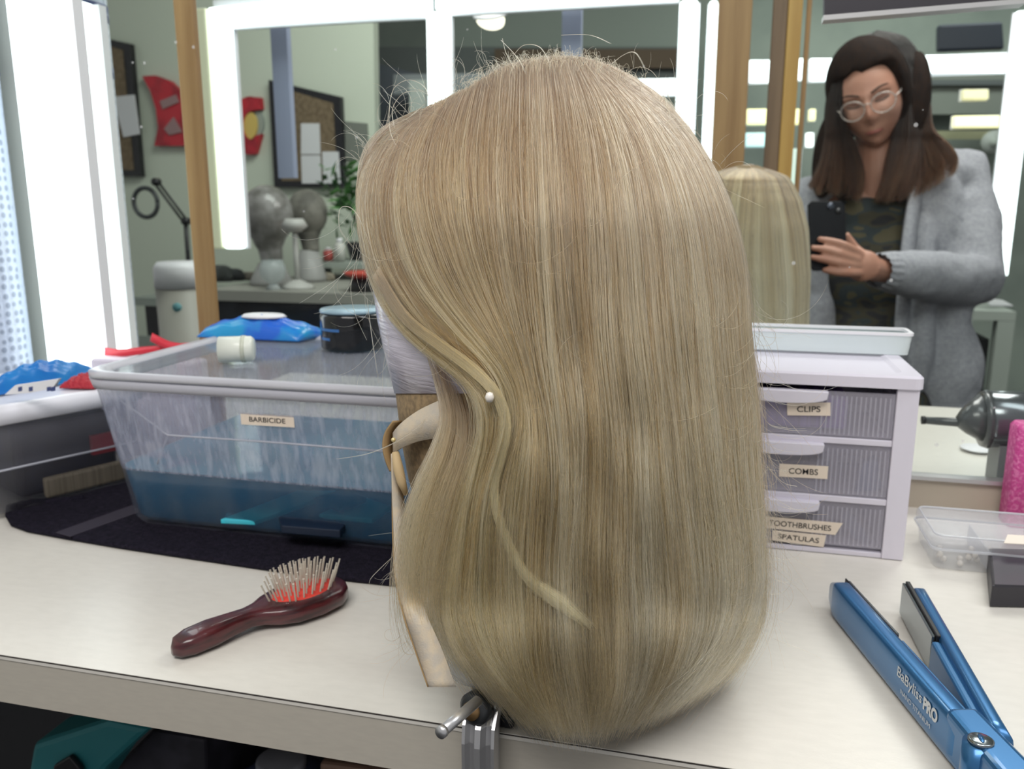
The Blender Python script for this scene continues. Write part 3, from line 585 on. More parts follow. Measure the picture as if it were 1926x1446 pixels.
q = [onY(x, y, P0.y-.003) for x, y in ((10, 742), (30, 724), (112, 712), (100, 730), (60, 738))]
prism('white_print', [p+Vector((0, -.001, 0)) for p in q], (0, .004, .0), M['white'], wpk)
for x in (34, 54, 88, 96): prism('print_mark', [onY(x+a, y, P0.y-.0045) for a, y in ((0, 728), (7, 727), (7, 735), (0, 736))], (0, .001, 0), navy, wpk)
q0 = onZ(112, 732, zbt); o = pack('red_pouch', 'small red ribbed pouch beside the blue wipes on the left bin', [q0, q0+Vector((.04, .006, 0)), q0+Vector((.04, .04, 0)), q0+Vector((0, .04, 0))], zbt, .012, mat('red_film', (176, 32, 48), .4, bump=(300, 1, .003)), cat='pouch')

# hairbrush
hb0 = onZ(325, 1240, TOP); hb1 = onZ(640, 1122, TOP); hb = thing('hairbrush', hb0, 'dark red wooden paddle hairbrush with red cushion lying bristles up', 'hairbrush')
u = (hb1-hb0); Lb = u.length; u.normalize(); v = Vector((-u.y, u.x, 0)); Z = Vector((0, 0, 1))
WD = mat('rosewood', (84, 30, 36), .28, coat=.6, noise=((46, 14, 20), (40, 40, 260), .42, .66))
prof = [(0, .002, .003, .010), (.006, .0085, .0012, .0145), (.02, .0115, .0006, .017), (.045, .0115, .001, .0185), (.07, .009, .003, .0185), (.09, .0085, .0045, .018), (.105, .012, .004, .018), (.12, .019, .002, .0185), (.14, .0245, .0006, .019), (.17, .0265, .0005, .019), (.20, .0235, .001, .019), (.215, .016, .002, .0185), (.224, .004, .004, .014)]
sc_ = (Lb+.004)/.224; secs = []
for uu, hw, z0, z1 in prof:
    s_ = []
    for k in range(24):
        a = 2*math.pi*k/24; ca_, sa = math.cos(a), math.sin(a); q = .55
        s_.append(tuple(hb0+u*uu*sc_+v*hw*math.copysign(abs(ca_)**q, ca_)+Z*((z0+z1)/2+(z1-z0)/2*math.copysign(abs(sa)**q, sa)+.0003)))
    secs.append(s_)
loft('brush_body', secs, WD, hb, True)
pc_ = hb0+u*.165*sc_; vs, fs = [], []; N = 28; R = 8
def pad(a, r): return pc_+u*(.047*sc_*r*math.cos(a))+v*(.0195*r*math.sin(a))+Z*(.0175+.006*(1-r*r))
vs = [pad(0, 0)]+[pad(2*math.pi*k/N, (i+1)/R) for i in range(R) for k in range(N)]
fs = [(0, 1+k, 1+(k+1) % N) for k in range(N)]+[(1+i*N+k, 1+i*N+(k+1) % N, 1+(i+1)*N+(k+1) % N, 1+(i+1)*N+k) for i in range(R-1) for k in range(N)]
mesh('cushion', vs, fs, mat('red_rubber', (226, 70, 58), .5), hb, True)
BR = mat('nylon_bristle', (206, 200, 186), .35); bme = None; kb = 0
for i in range(-8, 9):
    for j in range(-2, 3):
        x, y = i/8.4, j/2.65+(.13 if i % 2 else 0)
        if x*x+y*y > .93 or kb >= 98: continue
        base = pc_+u*.047*sc_*x+v*.0195*y+Z*(.0172+.006*(1-x*x-y*y)); dr = (Z+u*x*.42+v*y*.28).normalized()
        if bme is None:
            vv, ff = tubev([Vector((0, 0, 0)), Vector((0, 0, .0178)), Vector((0, 0, .0183))], [.0008, .00062, .0009], 6); bme = bpy.data.meshes.new('bristle'); bme.from_pydata(vv, [], ff); bme.materials.append(BR)
        o = bpy.data.objects.new('bristle', bme); link(o, hb); o.matrix_parent_inverse = Matrix.Identity(4)
        o.location = base-hb0; o.rotation_mode = 'QUATERNION'; o.rotation_quaternion = Z.rotation_difference(dr); kb += 1

# drawer unit
DX0, DX1, DY, DZ = -.055, .1775, .8135, 1.0785
du = thing('drawer_unit', (.06, DY, TOP), 'white plastic three-drawer unit with labelled clear drawers', 'drawer unit')
DW = mat('drawer_white', (214, 210, 222), .35); DP = mat('drawer_clear', (206, 202, 216), .12, alpha=.28)
zs = [TOP+.0005, .9565, 1.014, 1.0665]; DB = .962
boxes('shell', [(DX0, DX0+.005, DY+.001, DB, TOP+.0005, DZ-.007), (DX1-.007, DX1-.001, DY+.001, DB, TOP+.0005, DZ-.007), (DX0+.005, DX1-.007, DB-.004, DB, TOP+.0005, DZ-.007), (DX0+.005, DX1-.007, DY+.001, DB-.004, TOP+.0005, TOP+.0045)], DW, du)
boxes('front_frame', [(DX1-.020, DX1-.001, DY-.002, DY+.004, TOP+.0005, DZ-.007), (DX0+.001, DX0+.01, DY-.002, DY+.004, TOP+.0005, DZ-.007)]+[(DX0+.01, DX1-.02, DY-.001, DY+.004, z-.0035, z+.0025) for z in zs[1:3]]+[(DX0+.01, DX1-.02, DY-.001, DY+.004, TOP+.0005, TOP+.0055)], DW, du, .0008)
loft('top_panel', [rrect(DX0-.002, DX1+.002, DY-.005, DB+.004, .008, DZ-.012), rrect(DX0-.002, DX1+.002, DY-.005, DB+.004, .008, DZ-.002), rrect(DX0, DX1, DY-.003, DB+.003, .008, DZ), rrect(DX0+.014, DX1-.014, DY+.010, DB-.01, .01, DZ), rrect(DX0+.018, DX1-.018, DY+.014, DB-.014, .01, DZ-.0025)], DW, du)
specs = [(zs[2], DZ-.014, [((1480, 757), (1562, 757), (1562, 782), (1481, 781), 'CLIPS', .54)]), (zs[1], zs[2], [((1466, 872), (1558, 877), (1556, 901), (1465, 896), 'COMBS', .60)]), (zs[0]+.005, zs[1], [((1430, 970), (1585, 984), (1571, 1006), (1434, 992), 'TOOTHBRUSHES', .8), ((1453, 997), (1554, 1007), (1549, 1029), (1452, 1016), 'SPATULAS', .78)])]
for z0, z1, labs in specs:
    a0, a1 = DX0+.0105, DX1-.0205; zf0, zf1 = z0+.0035, z1-.004
    dr = box('drawer', a0, a1, DY, DY+.0025, zf0, zf1, DP, du)
    boxes('drawer_sides', [(a0, a0+.002, DY+.003, DB-.01, zf0, zf1), (a1-.002, a1, DY+.003, DB-.01, zf0, zf1), (a0+.002, a1-.002, DY+.003, DB-.01, zf0, zf0+.002), (a0+.002, a1-.002, DB-.012, DB-.01, zf0+.002, zf1)], DP, dr)
    boxes('ribbing', [(a1-.005-.0042*k, a1-.0035-.0042*k, DY-.0009, DY, zf0+.002, zf1-.004) for k in range(15)], mat('rib_plastic', (210, 208, 220), .2, alpha=.35), dr)
    hx0, hx1 = .022, .098
    hp = [(hx0, zf1+.001), (hx1, zf1+.001), (hx1-.001, zf1-.006)]+[(hx0+.038+.037*math.cos(a), zf1-.006-.0055*math.sin(a)) for a in np.linspace(.15, math.pi-.15, 10)]+[(hx0+.001, zf1-.006)]
    prism('handle', [(x, DY-.009, z) for x, z in hp], (0, .009, 0), DW, dr, .0015)
    for q in labs: label_on(dr, q[4], q[:4], DY-.0012, pad=(q[5], .45))
# contents
def item(nm, cat, lb, x0, x1, y0, y1, z0, z1, rgb, ns=None): return tag(box(nm, x0, x1, y0, y1, z0, z1, mat(nm, rgb, .5, noise=ns), None, .003), lb, cat)
item('purple_clip_pack', 'clip pack', 'purple clips filling the top drawer', .025, .118, .822, .87, 1.022, 1.054, (118, 88, 168), ((86, 64, 128), (300, 5, 5), .4, .6))
item('grey_clip_pile', 'clips', 'pale metal clips along the bottom of the top drawer', -.03, .02, .82, .87, 1.0205, 1.034, (128, 120, 118), ((84, 78, 84), 90, .4, .6))
o = prism('comb', [onY(x, y, .83) for x, y in ((1608, 925), (1625, 870), (1650, 862), (1655, 900), (1664, 918), (1650, 922))], (0, .012, 0), mat('slate_comb', (72, 88, 118), .4)); tag(o, 'slate blue comb at the right of the combs drawer', 'comb')
o = prism('brush', [onY(x, y, .83) for x, y in ((1580, 965), (1598, 960), (1640, 1020), (1630, 1027), (1606, 1015))], (0, .012, 0), mat('slate_brush', (92, 98, 118), .5)); tag(o, 'slate grey brush at the right of the bottom drawer', 'brush')
item('grey_comb_pile', 'combs', 'grey jumble inside the combs drawer', -.03, .09, .83, .89, .9635, .985, (112, 110, 118), ((84, 84, 92), 70, .4, .6))
item('grey_spatula_pile', 'spatulas', 'dark jumble inside the bottom drawer', -.03, .09, .83, .89, .9130, .935, (98, 96, 100), ((76, 74, 78), 70, .4, .6))
# tray on the drawer unit
ty = thing('tray', (.06, .955, DZ), 'shallow clear white tray at the back on top of the drawer unit', 'tray')
TC = mat('tray_plastic', (214, 224, 226), .2, alpha=.75)
xx1 = .187
loft('tray_wall', [rrect(-.06, xx1, .925, .964, .006, DZ+.0005), rrect(-.06, xx1, .925, .965, .006, DZ+.002), rrect(-.062, xx1+.002, .923, .9655, .006, DZ+.021)], TC, ty, False, cap=(True, False))
loft('tray_rim', [rrect(-.063, xx1+.003, .922, .9658, .006, DZ+.0205), rrect(-.063, xx1+.003, .922, .9658, .006, DZ+.0235), rrect(-.059, xx1-.001, .926, .963, .006, DZ+.0235), rrect(-.059, xx1-.001, .926, .963, .006, DZ+.0205)], M['white'], ty, close=True)

# pearl box
px_ = thing('pearl_box', onZ(1830, 1070), 'small clear hinged box of pearl pins at the right edge', 'box')
X0 = onZ(1757, 1070).x; Y0 = .80; PZ = onY(1757, 1000, .80).z; X1 = X0+.135
PB = mat('clear_box', (214, 216, 222), .12, alpha=.30); PR = mat('clear_box_rim', (222, 224, 230), .15, alpha=.6)
def ps(g, z): return rrect(X0-g, X1+g, Y0-g, Y0+.075+g, .008, z)
loft('box_wall', [ps(-.001, TOP+.0008), ps(0, TOP+.002), ps(.002, TOP+.020)], PB, px_, True, cap=(True, False))
loft('lid', [ps(.003, TOP+.0205), ps(.004, TOP+.021), ps(.004, TOP+.032), ps(.002, TOP+.034), ps(-.004, TOP+.034)], PB, px_, True)
loft('lid_rim', [ps(.004, TOP+.0205), ps(.0052, TOP+.0205), ps(.0052, TOP+.0225), ps(.004, TOP+.0225)], PR, px_, close=True)
tube('lid_edge', [Vector(p) for p in ps(.002, TOP+.034)]+[Vector(ps(.002, TOP+.034)[0])], .0009, PR, px_, 6)
box('divider', X0+.045, X0+.046, Y0+.002, Y0+.073, TOP+.002, TOP+.02, PR, px_)
pb0 = None; k = 0; PEARL = mat('pearl', (236, 230, 222), .2, coat=.5)
spots = []
while len(spots) < 34:
    x, y = random.uniform(X0+.006, X0+.10), random.uniform(Y0+.006, Y0+.035)
    if abs(x-X0-.0455) < .0045: continue
    z = TOP+.0023+.0031
    if any((Vector((x, y, z))-s).length < .0063 for s in spots): z += .0056
    if any((Vector((x, y, z))-s).length < .0060 for s in spots): continue
    spots.append(Vector((x, y, z)))
for s_ in spots:
    if pb0 is None: pb0 = lathe('pearl', [(.0001, -.003), (.0016, -.0025), (.0026, -.0015), (.003, 0), (.0026, .0015), (.0016, .0025), (.0001, .003)], (0, 0, 0), PEARL, None, 12); o = pb0
    else: o = pb0.copy(); C.objects.link(o)
    o.location = s_; tag(o, 'white pearl lying in the small clear box', 'pearl', 'pearls in the clear box')
tag(prism('paper_tag', [onZ(x, y, TOP+.0345) for x, y in ((1888, 1022), (1895, 1006), (1960, 1010), (1960, 1026))], (0, 0, .0006), mat('tag_white', (236, 226, 212), .5)), 'small cream tag on the lid of the pearl box', 'tag')
# black block
bk = thing('black_case', onZ(1900, 1100), 'flat dark grey case cut off by the right edge before the pearl box', 'case')
q = [onZ(x, y, TOP+.020) for x, y in ((1859, 1030), (1866, 1101), (2010, 1104), (1990, 1036))]
prism('case_body', [(p.x, p.y, TOP+.0005) for p in q], (0, 0, .0195), mat('case_black', (46, 44, 50), .45), bk, .0015)
prism('case_top', [q[0]*.96+q[2]*.04, q[1]*.96+q[2]*.04+Vector((0, .001, 0)), q[2], q[3]], (0, 0, .0008), mat('case_top', (66, 64, 72), .4), bk)

# flat iron
IB = mat('iron_blue', (54, 112, 164), .28, .55, coat=.4); IL = mat('iron_blue_inner', (58, 112, 160), .3, .3); PLT = mat('titanium_plate', (150, 158, 162), .18, .9)
fi = thing('flat_iron', onZ(1840, 1440), 'open metallic blue hair straightener with silver lettering', 'hair straightener')
hA = .031
def arm(name, b0, b1, t0, t1, wid, side, m, parent, tipr=.006):
    # b0,t0: outer-face bottom/top at tip; b1,t1 at hinge; wid vector points to the inner side
    secs = []; N = 14
    for i in range(N+1):
        f = i/N; b = b0.lerp(b1, f); t = t0.lerp(t1, f); w_ = wid*(1-.0*f); s = 1 if f > .06 else (.55+.45*math.sqrt(1-(1-f/.06)**2))
        c = (b+t)/2+w_/2
        P = []
        for k in range(20):
            a = 2*math.pi*(k+.5)/20; ca_, sa = math.cos(a), math.sin(a)
            P.append(tuple(c+(t-b)/2*s*math.copysign(abs(sa)**.45, sa)+w_/2*s*math.copysign(abs(ca_)**.45, ca_)))
        secs.append(P)
    return loft(name, secs, m, parent, True)
LT0 = onZ(1549, 1145, TOP+.0008); LT1 = onZ(1800, 1462, TOP+.0008)
d1v = (LT1-LT0).normalized(); n1 = Vector((-d1v.y, d1v.x, 0)); n1 = n1 if n1.dot(RT) > 0 else -n1
HV = Vector((0, 0, hA))
arm('left_arm', LT0, LT1, LT0+HV, LT1+HV, n1*.015, 1, IB, fi)
RB0 = onZ(1697, 1155, TOP+.0008); RB1 = onZ(1864, 1455, TOP+.0008)
RB1 = LT1+n1*.0165+d1v*.004
d2v = (RB1-RB0).normalized(); n2 = Vector((-d2v.y, d2v.x, 0)); n2 = n2 if n2.dot(RT) > 0 else -n2
arm('right_arm', RB0+n2*.002, RB1, RB0+n2*.002+HV, RB1+HV, n2*.0105, 1, IB, fi)
def pl_(name, b0, d, n, u0, u1, z0, z1, off, th, m, bevw=.0008):
    P = [b0+d*a+n*off+Vector((0, 0, z)) for a, z in ((u0, z0), (u1, z0), (u1, z1), (u0, z1))]; return prism(name, P, n*th, m, fi, bevw)
LL = (RB1-RB0).length; L1 = (LT1-LT0).length
pl_('plate_holder', RB0, d2v, n2, .001, .092, .001, .030, -.0005, .0035, M['black'])
pl_('heating_plate', RB0, d2v, n2, .001, .090, .0015, .0285, -.0028, .0022, PLT)
pl_('heating_plate', LT0, d1v, n1, .006, .094, .0015, .0285, .0152, .0022, PLT)
pl_('plate_holder', LT0, d1v, n1, .004, .098, .001, .0295, .0138, .0014, M['black'])
pl_('inner_rib', RB0, d2v, n2, .094, LL-.008, .001, .027, -.0045, .0062, IL, .002)
pl_('inner_rib', LT0, d1v, n1, .100, L1-.02, .001, .027, .0150, .0025, IL, .001)
hc = onZ(1845, 1392, TOP+.034)
lathe('hinge_cap', [(.0068, -.0015), (.0068, .0006), (.0058, .0012)], hc, PLT, fi, 28); lathe('hinge_emblem', [(.0042, .0013), (.0042, .0016)], hc, IB, fi, 20, sx=.35)
lathe('hinge_barrel', [(.0092, TOP+.002-hc.z), (.0092, -.002)], hc, IB, fi, 28)
# handle block beyond the hinge
H0 = LT1-d1v*.022+n1*.001
P = [H0-n1*.0005, H0+n1*.0195, H0+n1*.022+d1v*.08, H0-n1*.003+d1v*.08]
o = prism('handle_block', [p+Vector((0, 0, .0005)) for p in P], (0, 0, .0325), IB, fi, .005); o.modifiers['bevel'].segments = 4
# lettering on the outer face of the left arm
fx = d1v; fy = Vector((0, 0, 1))
def onface(a, z): return LT0+d1v*a+Vector((0, 0, z))-n1*.0003
# measure along the arm from view positions
def along(px, py):
    r = ray(px, py); nn = n1; t_ = (LT0-EYE).dot(nn)/r.dot(nn); p = EYE+r*t_-LT0; return p.dot(d1v), p.z
SL = mat('silver_print', (205, 210, 214), .4)
a0, z0_ = along(1686, 1290); a1, z1_ = along(1762, 1365); b0_, _ = along(1733, 1330)
text('brand_lettering', 'BaByliss', onface((a0+b0_)/2, .0205), fx, fy, (b0_-a0)*1.0, .0095, SL, fi, bold=.005)
text('brand_lettering', 'PRO', onface((b0_+a1)/2+.0012, .0208), fx, fy, (a1-b0_)*.9, .0088, SL, fi, bold=.05)
c0_, _ = along(1697, 1322); c1_, _ = along(1744, 1378)
text('small_lettering', 'NANO TITANIUM', onface((a0+a1)/2+.000, .0105), fx, fy, (a1-a0)*.74, .0034, SL, fi)

# hair dryer and pink holder
hdp = thing('hair_dryer', onY(1900, 830, 1.03), 'dark grey hair dryer with thin nozzle pointing left at the right edge', 'hair dryer')
HY = 1.03; GD = mat('dryer_grey', (74, 76, 78), .3, coat=.3); 
def axp(px, py): return onY(px, py, HY)
a = axp(1735, 790); b = axp(1800, 794); c = axp(1848, 788); e = axp(2000, 790); pm = 1/ (onY(1000, 700, HY)-onY(999, 700, HY)).length
tube('nozzle', [a, b, axp(1815, 795)], [6/pm, 7.5/pm, 9/pm], GD, hdp, 16)
tube('cone', [axp(1800, 794), axp(1812, 792), c], [9/pm, 20/pm, 42/pm], GD, hdp, 28)
tube('barrel', [c, axp(1862, 788), e], [43/pm, 46/pm, 46/pm], mat('dryer_silver', (118, 122, 126), .18, .7), hdp, 32)
tube('collar', [axp(1844, 788), axp(1856, 788)], [44.5/pm, 48/pm], GD, hdp, 32); tube('nozzle_tip', [axp(1733, 790), axp(1740, 790)], 7/pm, M['black'], hdp, 16)
box('rest', axp(1870, 840).x, axp(1990, 840).x, HY-.02, HY+.02, .9008, axp(1900, 831).z, mat('rest_grey', (120, 124, 126), .4), hdp)
pk = thing('pink_holder', onZ(1925, 915), 'pink textured holder cut off by the right edge beside the dryer', 'holder')
kx = onY(1908, 850, .935).x; kt = onY(1915, 800, .935).z
loft('holder_body', [rrect(kx, kx+.05, .93, .965, .008, TOP+.0008), rrect(kx, kx+.05, .93, .965, .008, kt-.004), rrect(kx+.003, kx+.047, .933, .962, .006, kt)], mat('pink_texture', (206, 70, 146), .5, bump=(450, 1, .002), noise=((226, 120, 176), 260, .5, .6)), pk, True)
tag(lathe('white_dish', [(.012, 0), (.022, .004), (.021, .005), (.010, .0015)], onZ(1838, 848, .9005), M['white'], None, 28), 'tiny white dish below the dryer nozzle in the mirror', 'dish')

# under the worktop
def ub(nm, px, Y, th, rgb, label, cat, ns=None, b=.004): return tag(wallprism(nm, px, Y, th, mat(nm, rgb, .6, noise=ns), None, b), label, cat)
tb_ = thing('teal_tote', onY(220, 1440, .60), 'teal tote standing in shadow under the worktop', 'tote')
wallprism('tote_side', [(60, 1400), (200, 1355), (282, 1372), (200, 1446), (150, 1520), (40, 1520)], .60, .05, mat('teal_plastic', (40, 120, 126), .6), tb_, .006)
wallprism('dark_handle', [(100, 1440), (130, 1422), (150, 1446), (160, 1500), (90, 1500)], .592, .006, M['black'], tb_, .002)
ub('storage_crate', [(210, 1450), (285, 1374), (384, 1390), (390, 1560), (200, 1560)], .66, .14, (58, 56, 66), 'dark crate with tangled cords under the worktop', 'crate', ((40, 38, 46), 25, .4, .6))
jt2 = thing('water_jug', onY(520, 1430, .64), 'dark blue capped jug under the worktop edge', 'jug'); w0 = onY(530, 1450, .70)
lathe('jug_body', [(.045, -.13), (.062, -.12), (.062, -.02), (.03, .004)], w0, mat('jug_blue', (78, 84, 112), .25), jt2, 32); lathe('jug_cap', [(.026, .005), (.026, .014), (.022, .016)], w0, mat('jug_cap', (150, 150, 158), .4), jt2, 24)
ub('cardboard_box', [(600, 1435), (690, 1446), (720, 1560), (600, 1560)], .68, .12, (132, 104, 88), 'brown box under the worktop beside the jug', 'box')

# ================================================================ HAIR
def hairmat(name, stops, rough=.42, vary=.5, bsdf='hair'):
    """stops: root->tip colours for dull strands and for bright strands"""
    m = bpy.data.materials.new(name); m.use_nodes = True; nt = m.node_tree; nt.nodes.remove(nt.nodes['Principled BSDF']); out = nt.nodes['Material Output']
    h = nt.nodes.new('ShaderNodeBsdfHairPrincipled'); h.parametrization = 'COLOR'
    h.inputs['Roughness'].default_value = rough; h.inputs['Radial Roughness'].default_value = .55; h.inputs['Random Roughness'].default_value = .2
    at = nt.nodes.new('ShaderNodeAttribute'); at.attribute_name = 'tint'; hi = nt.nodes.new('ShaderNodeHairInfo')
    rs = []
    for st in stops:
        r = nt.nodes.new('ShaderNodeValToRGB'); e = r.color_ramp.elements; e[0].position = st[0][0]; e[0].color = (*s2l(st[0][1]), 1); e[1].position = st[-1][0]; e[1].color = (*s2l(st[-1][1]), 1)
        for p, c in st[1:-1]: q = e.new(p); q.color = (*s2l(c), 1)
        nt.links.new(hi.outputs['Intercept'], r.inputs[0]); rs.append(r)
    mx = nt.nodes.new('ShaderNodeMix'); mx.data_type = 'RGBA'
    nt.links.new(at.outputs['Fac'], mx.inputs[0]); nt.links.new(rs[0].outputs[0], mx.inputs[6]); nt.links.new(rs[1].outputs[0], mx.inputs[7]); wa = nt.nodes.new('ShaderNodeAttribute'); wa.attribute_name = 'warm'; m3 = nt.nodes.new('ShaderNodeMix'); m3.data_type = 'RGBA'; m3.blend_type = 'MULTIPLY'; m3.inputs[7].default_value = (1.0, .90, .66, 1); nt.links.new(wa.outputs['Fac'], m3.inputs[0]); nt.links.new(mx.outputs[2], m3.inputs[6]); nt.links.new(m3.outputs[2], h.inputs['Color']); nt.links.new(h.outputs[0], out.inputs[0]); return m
def curves(name, P, rad, tint, m, parent=None, warm=None):       # P (n,k,3), rad (n,) or scalar
    n, k, _ = P.shape; hc = bpy.data.hair_curves.new(name); hc.add_curves([k]*n)
    hc.attributes['position'].data.foreach_set('vector', P.astype(np.float32).ravel())
    t = np.linspace(0, 1, k); tap = (1-.65*t**3)
    rr = (np.broadcast_to(np.asarray(rad), (n,))[:, None]*tap[None]).astype(np.float32)
    a = hc.attributes.get('radius') or hc.attributes.new('radius', 'FLOAT', 'POINT'); a.data.foreach_set('value', rr.ravel())
    a = hc.attributes.new('tint', 'FLOAT', 'CURVE'); a.data.foreach_set('value', np.clip(tint, 0, 1).astype(np.float32))
    if warm is not None: a = hc.attributes.new('warm', 'FLOAT', 'CURVE'); a.data.foreach_set('value', np.clip(warm, 0, 1).astype(np.float32))
    hc.materials.append(m); return link(bpy.data.objects.new(name, hc), parent)
fwN, rtN, upN, eyeN = (np.array(v) for v in (FW, RT, UP, EYE))
def unproj(x, y, d): return eyeN+d[..., None]*(fwN+((x-CX)/F)[..., None]*rtN+((CY-y)/F)[..., None]*upN)
def guideset(G, k):
    return np.stack([catmull(g, k) for g in G])                   # (g,k,2) or 3
def lerpguides(GG, s):                                            # s in [0,g-1]
    g = GG.shape[0]; i = np.clip(np.floor(s).astype(int), 0, g-2); f = (s-i)[:, None, None]
    p0 = GG[np.maximum(i-1, 0)]; p1 = GG[i]; p2 = GG[i+1]; p3 = GG[np.minimum(i+2, g-1)]
    return .5*((2*p1)+(-p0+p2)*f+(2*p0-5*p1+4*p2-p3)*f**2+(-p0+3*p1-3*p2+p3)*f**3)
def retime(P, t0, t1):                                            # cut each strand to [t0,t1]
    n, k, c = P.shape; t = t0[:, None]+(t1-t0)[:, None]*np.linspace(0, 1, k)[None]; x = np.clip(t*(k-1), 0, k-1.0001); i = x.astype(int); f = (x-i)[..., None]; r = np.arange(n)[:, None]
    return P[r, i]*(1-f)+P[r, i+1]*f, t
# ---- the big wig: where its outline runs (height in view, left, right)
OUT = np.array([(100, 940, 1135), (130, 905, 1190), (160, 860, 1225), (200, 790, 1270), (250, 722, 1312), (300, 688, 1347), (350, 668, 1377), (400, 664, 1398), (450, 668, 1412), (500, 680, 1420), (560, 702, 1426), (620, 722, 1432), (700, 735, 1436), (800, 740, 1440), (1000, 742, 1440), (1100, 748, 1440), (1190, 765, 1425), (1250, 800, 1392), (1300, 850, 1345), (1350, 920, 1270), (1400, 990, 1180)], float)
_ys = np.arange(0, 1600.); _k = np.exp(-(np.arange(-120, 121)/48.)**2); _k /= _k.sum()
def _sm(xs, ys): v = np.interp(_ys, xs, ys); return np.convolve(np.pad(v, 120, 'edge'), _k, 'valid')
_DC = _sm([0, 1150, 1400], [.58, .575, .535]); _A = _sm([95, 110, 160, 240, 380, 900, 1200, 1400], [.0, .02, .058, .09, .115, .118, .105, .055]); _A[:150] *= np.clip((_ys[:150]-88)/62, .05, 1)**.3
def wig_depth(x, y, side=-1, inset=0.):
    L = np.interp(y, OUT[:, 0], OUT[:, 1]); R = np.interp(y, OUT[:, 0], OUT[:, 2]); u = np.clip((x-(L+R)/2)/((R-L)/2), -1, 1)
    dc = np.interp(y, _ys, _DC); A = np.interp(y, _ys, _A)
    rip = .7*np.clip((y-480)/300, 0, 1)*(.0017*np.sin(y/52+x/45)+.0014*np.sin(y/37-x/28+1)+.0016*np.sin(x/17+y/160))
    return dc+side*((A-inset)*np.sqrt(1-u*u)+rip*(1-u*u))
G = [
 [(805,206),(750,232),(705,275),(680,325),(672,380),(678,450),(695,520),(728,590),(778,645),(835,690),(885,730),(905,770),(908,820),(898,870),(880,940),(866,1010),(852,1080),(840,1140),(850,1200),(885,1260),(930,1310)],
 [(815,200),(770,240),(740,290),(722,350),(722,430),(745,510),(790,580),(845,640),(900,690),(930,735),(940,790),(928,850),(908,910),(892,980),(880,1060),(872,1130),(888,1210),(930,1280),(975,1335),(1010,1368)],
 [(850,180),(820,230),(800,300),(800,380),(820,460),(852,540),(897,610),(937,670),(964,720),(975,780),(965,840),(947,900),(932,980),(926,1060),(926,1140),(942,1230),(978,1310),(1022,1375)],
 [(895,155),(875,230),(866,320),(872,420),(893,510),(925,590),(958,660),(982,730),(992,800),(985,870),(972,960),(965,1050),(970,1150),(985,1250),(1015,1330),(1045,1388)],
 [(945,125),(935,220),(930,330),(938,440),(955,550),(980,650),(1003,740),(1014,820),(1010,920),(1006,1030),(1010,1140),(1020,1250),(1040,1330),(1065,1396)],
 [(1000,110),(1000,220),(1002,350),(1008,500),(1022,650),(1038,780),(1046,900),(1047,1030),(1052,1160),(1065,1280),(1092,1398)],
 [(1040,105),(1058,220),(1070,350),(1080,500),(1092,650),(1106,800),(1112,950),(1114,1100),(1120,1230),(1122,1320),(1108,1398)],
 [(1075,106),(1115,200),(1140,320),(1153,460),(1163,620),(1178,780),(1186,930),(1190,1080),(1192,1200),(1178,1300),(1140,1390)],
 [(1095,108),(1160,200),(1203,310),(1226,440),(1240,600),(1255,760),(1268,900),(1280,1040),(1280,1170),(1250,1275),(1188,1374)],
 [(1110,112),(1195,200),(1253,300),(1288,420),(1306,560),(1318,700),(1334,820),(1344,940),(1352,1060),(1346,1170),(1308,1265),(1235,1355)],
 [(1120,116),(1222,198),(1295,290),(1340,400),(1362,530),(1374,650),(1388,780),(1394,900),(1402,1020),(1406,1110),(1388,1190),(1345,1262),(1280,1325)],
 [(1130,120),(1248,196),(1322,280),(1376,390),(1403,510),(1412,630),(1424,750),(1424,870),(1430,990),(1433,1090),(1424,1170),(1390,1240),(1330,1302)],
]
K = 30
GG = guideset(G, K)
wig = thing('wig', (-.12, .56, TOP), 'large shoulder-length blonde wig on a canvas head in the middle of the worktop', 'wig')
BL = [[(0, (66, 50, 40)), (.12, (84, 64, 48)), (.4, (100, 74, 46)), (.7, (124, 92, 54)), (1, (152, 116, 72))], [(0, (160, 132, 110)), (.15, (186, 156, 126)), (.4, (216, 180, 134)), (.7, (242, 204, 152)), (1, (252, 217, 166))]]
HB = hairmat('blonde_hair', BL)
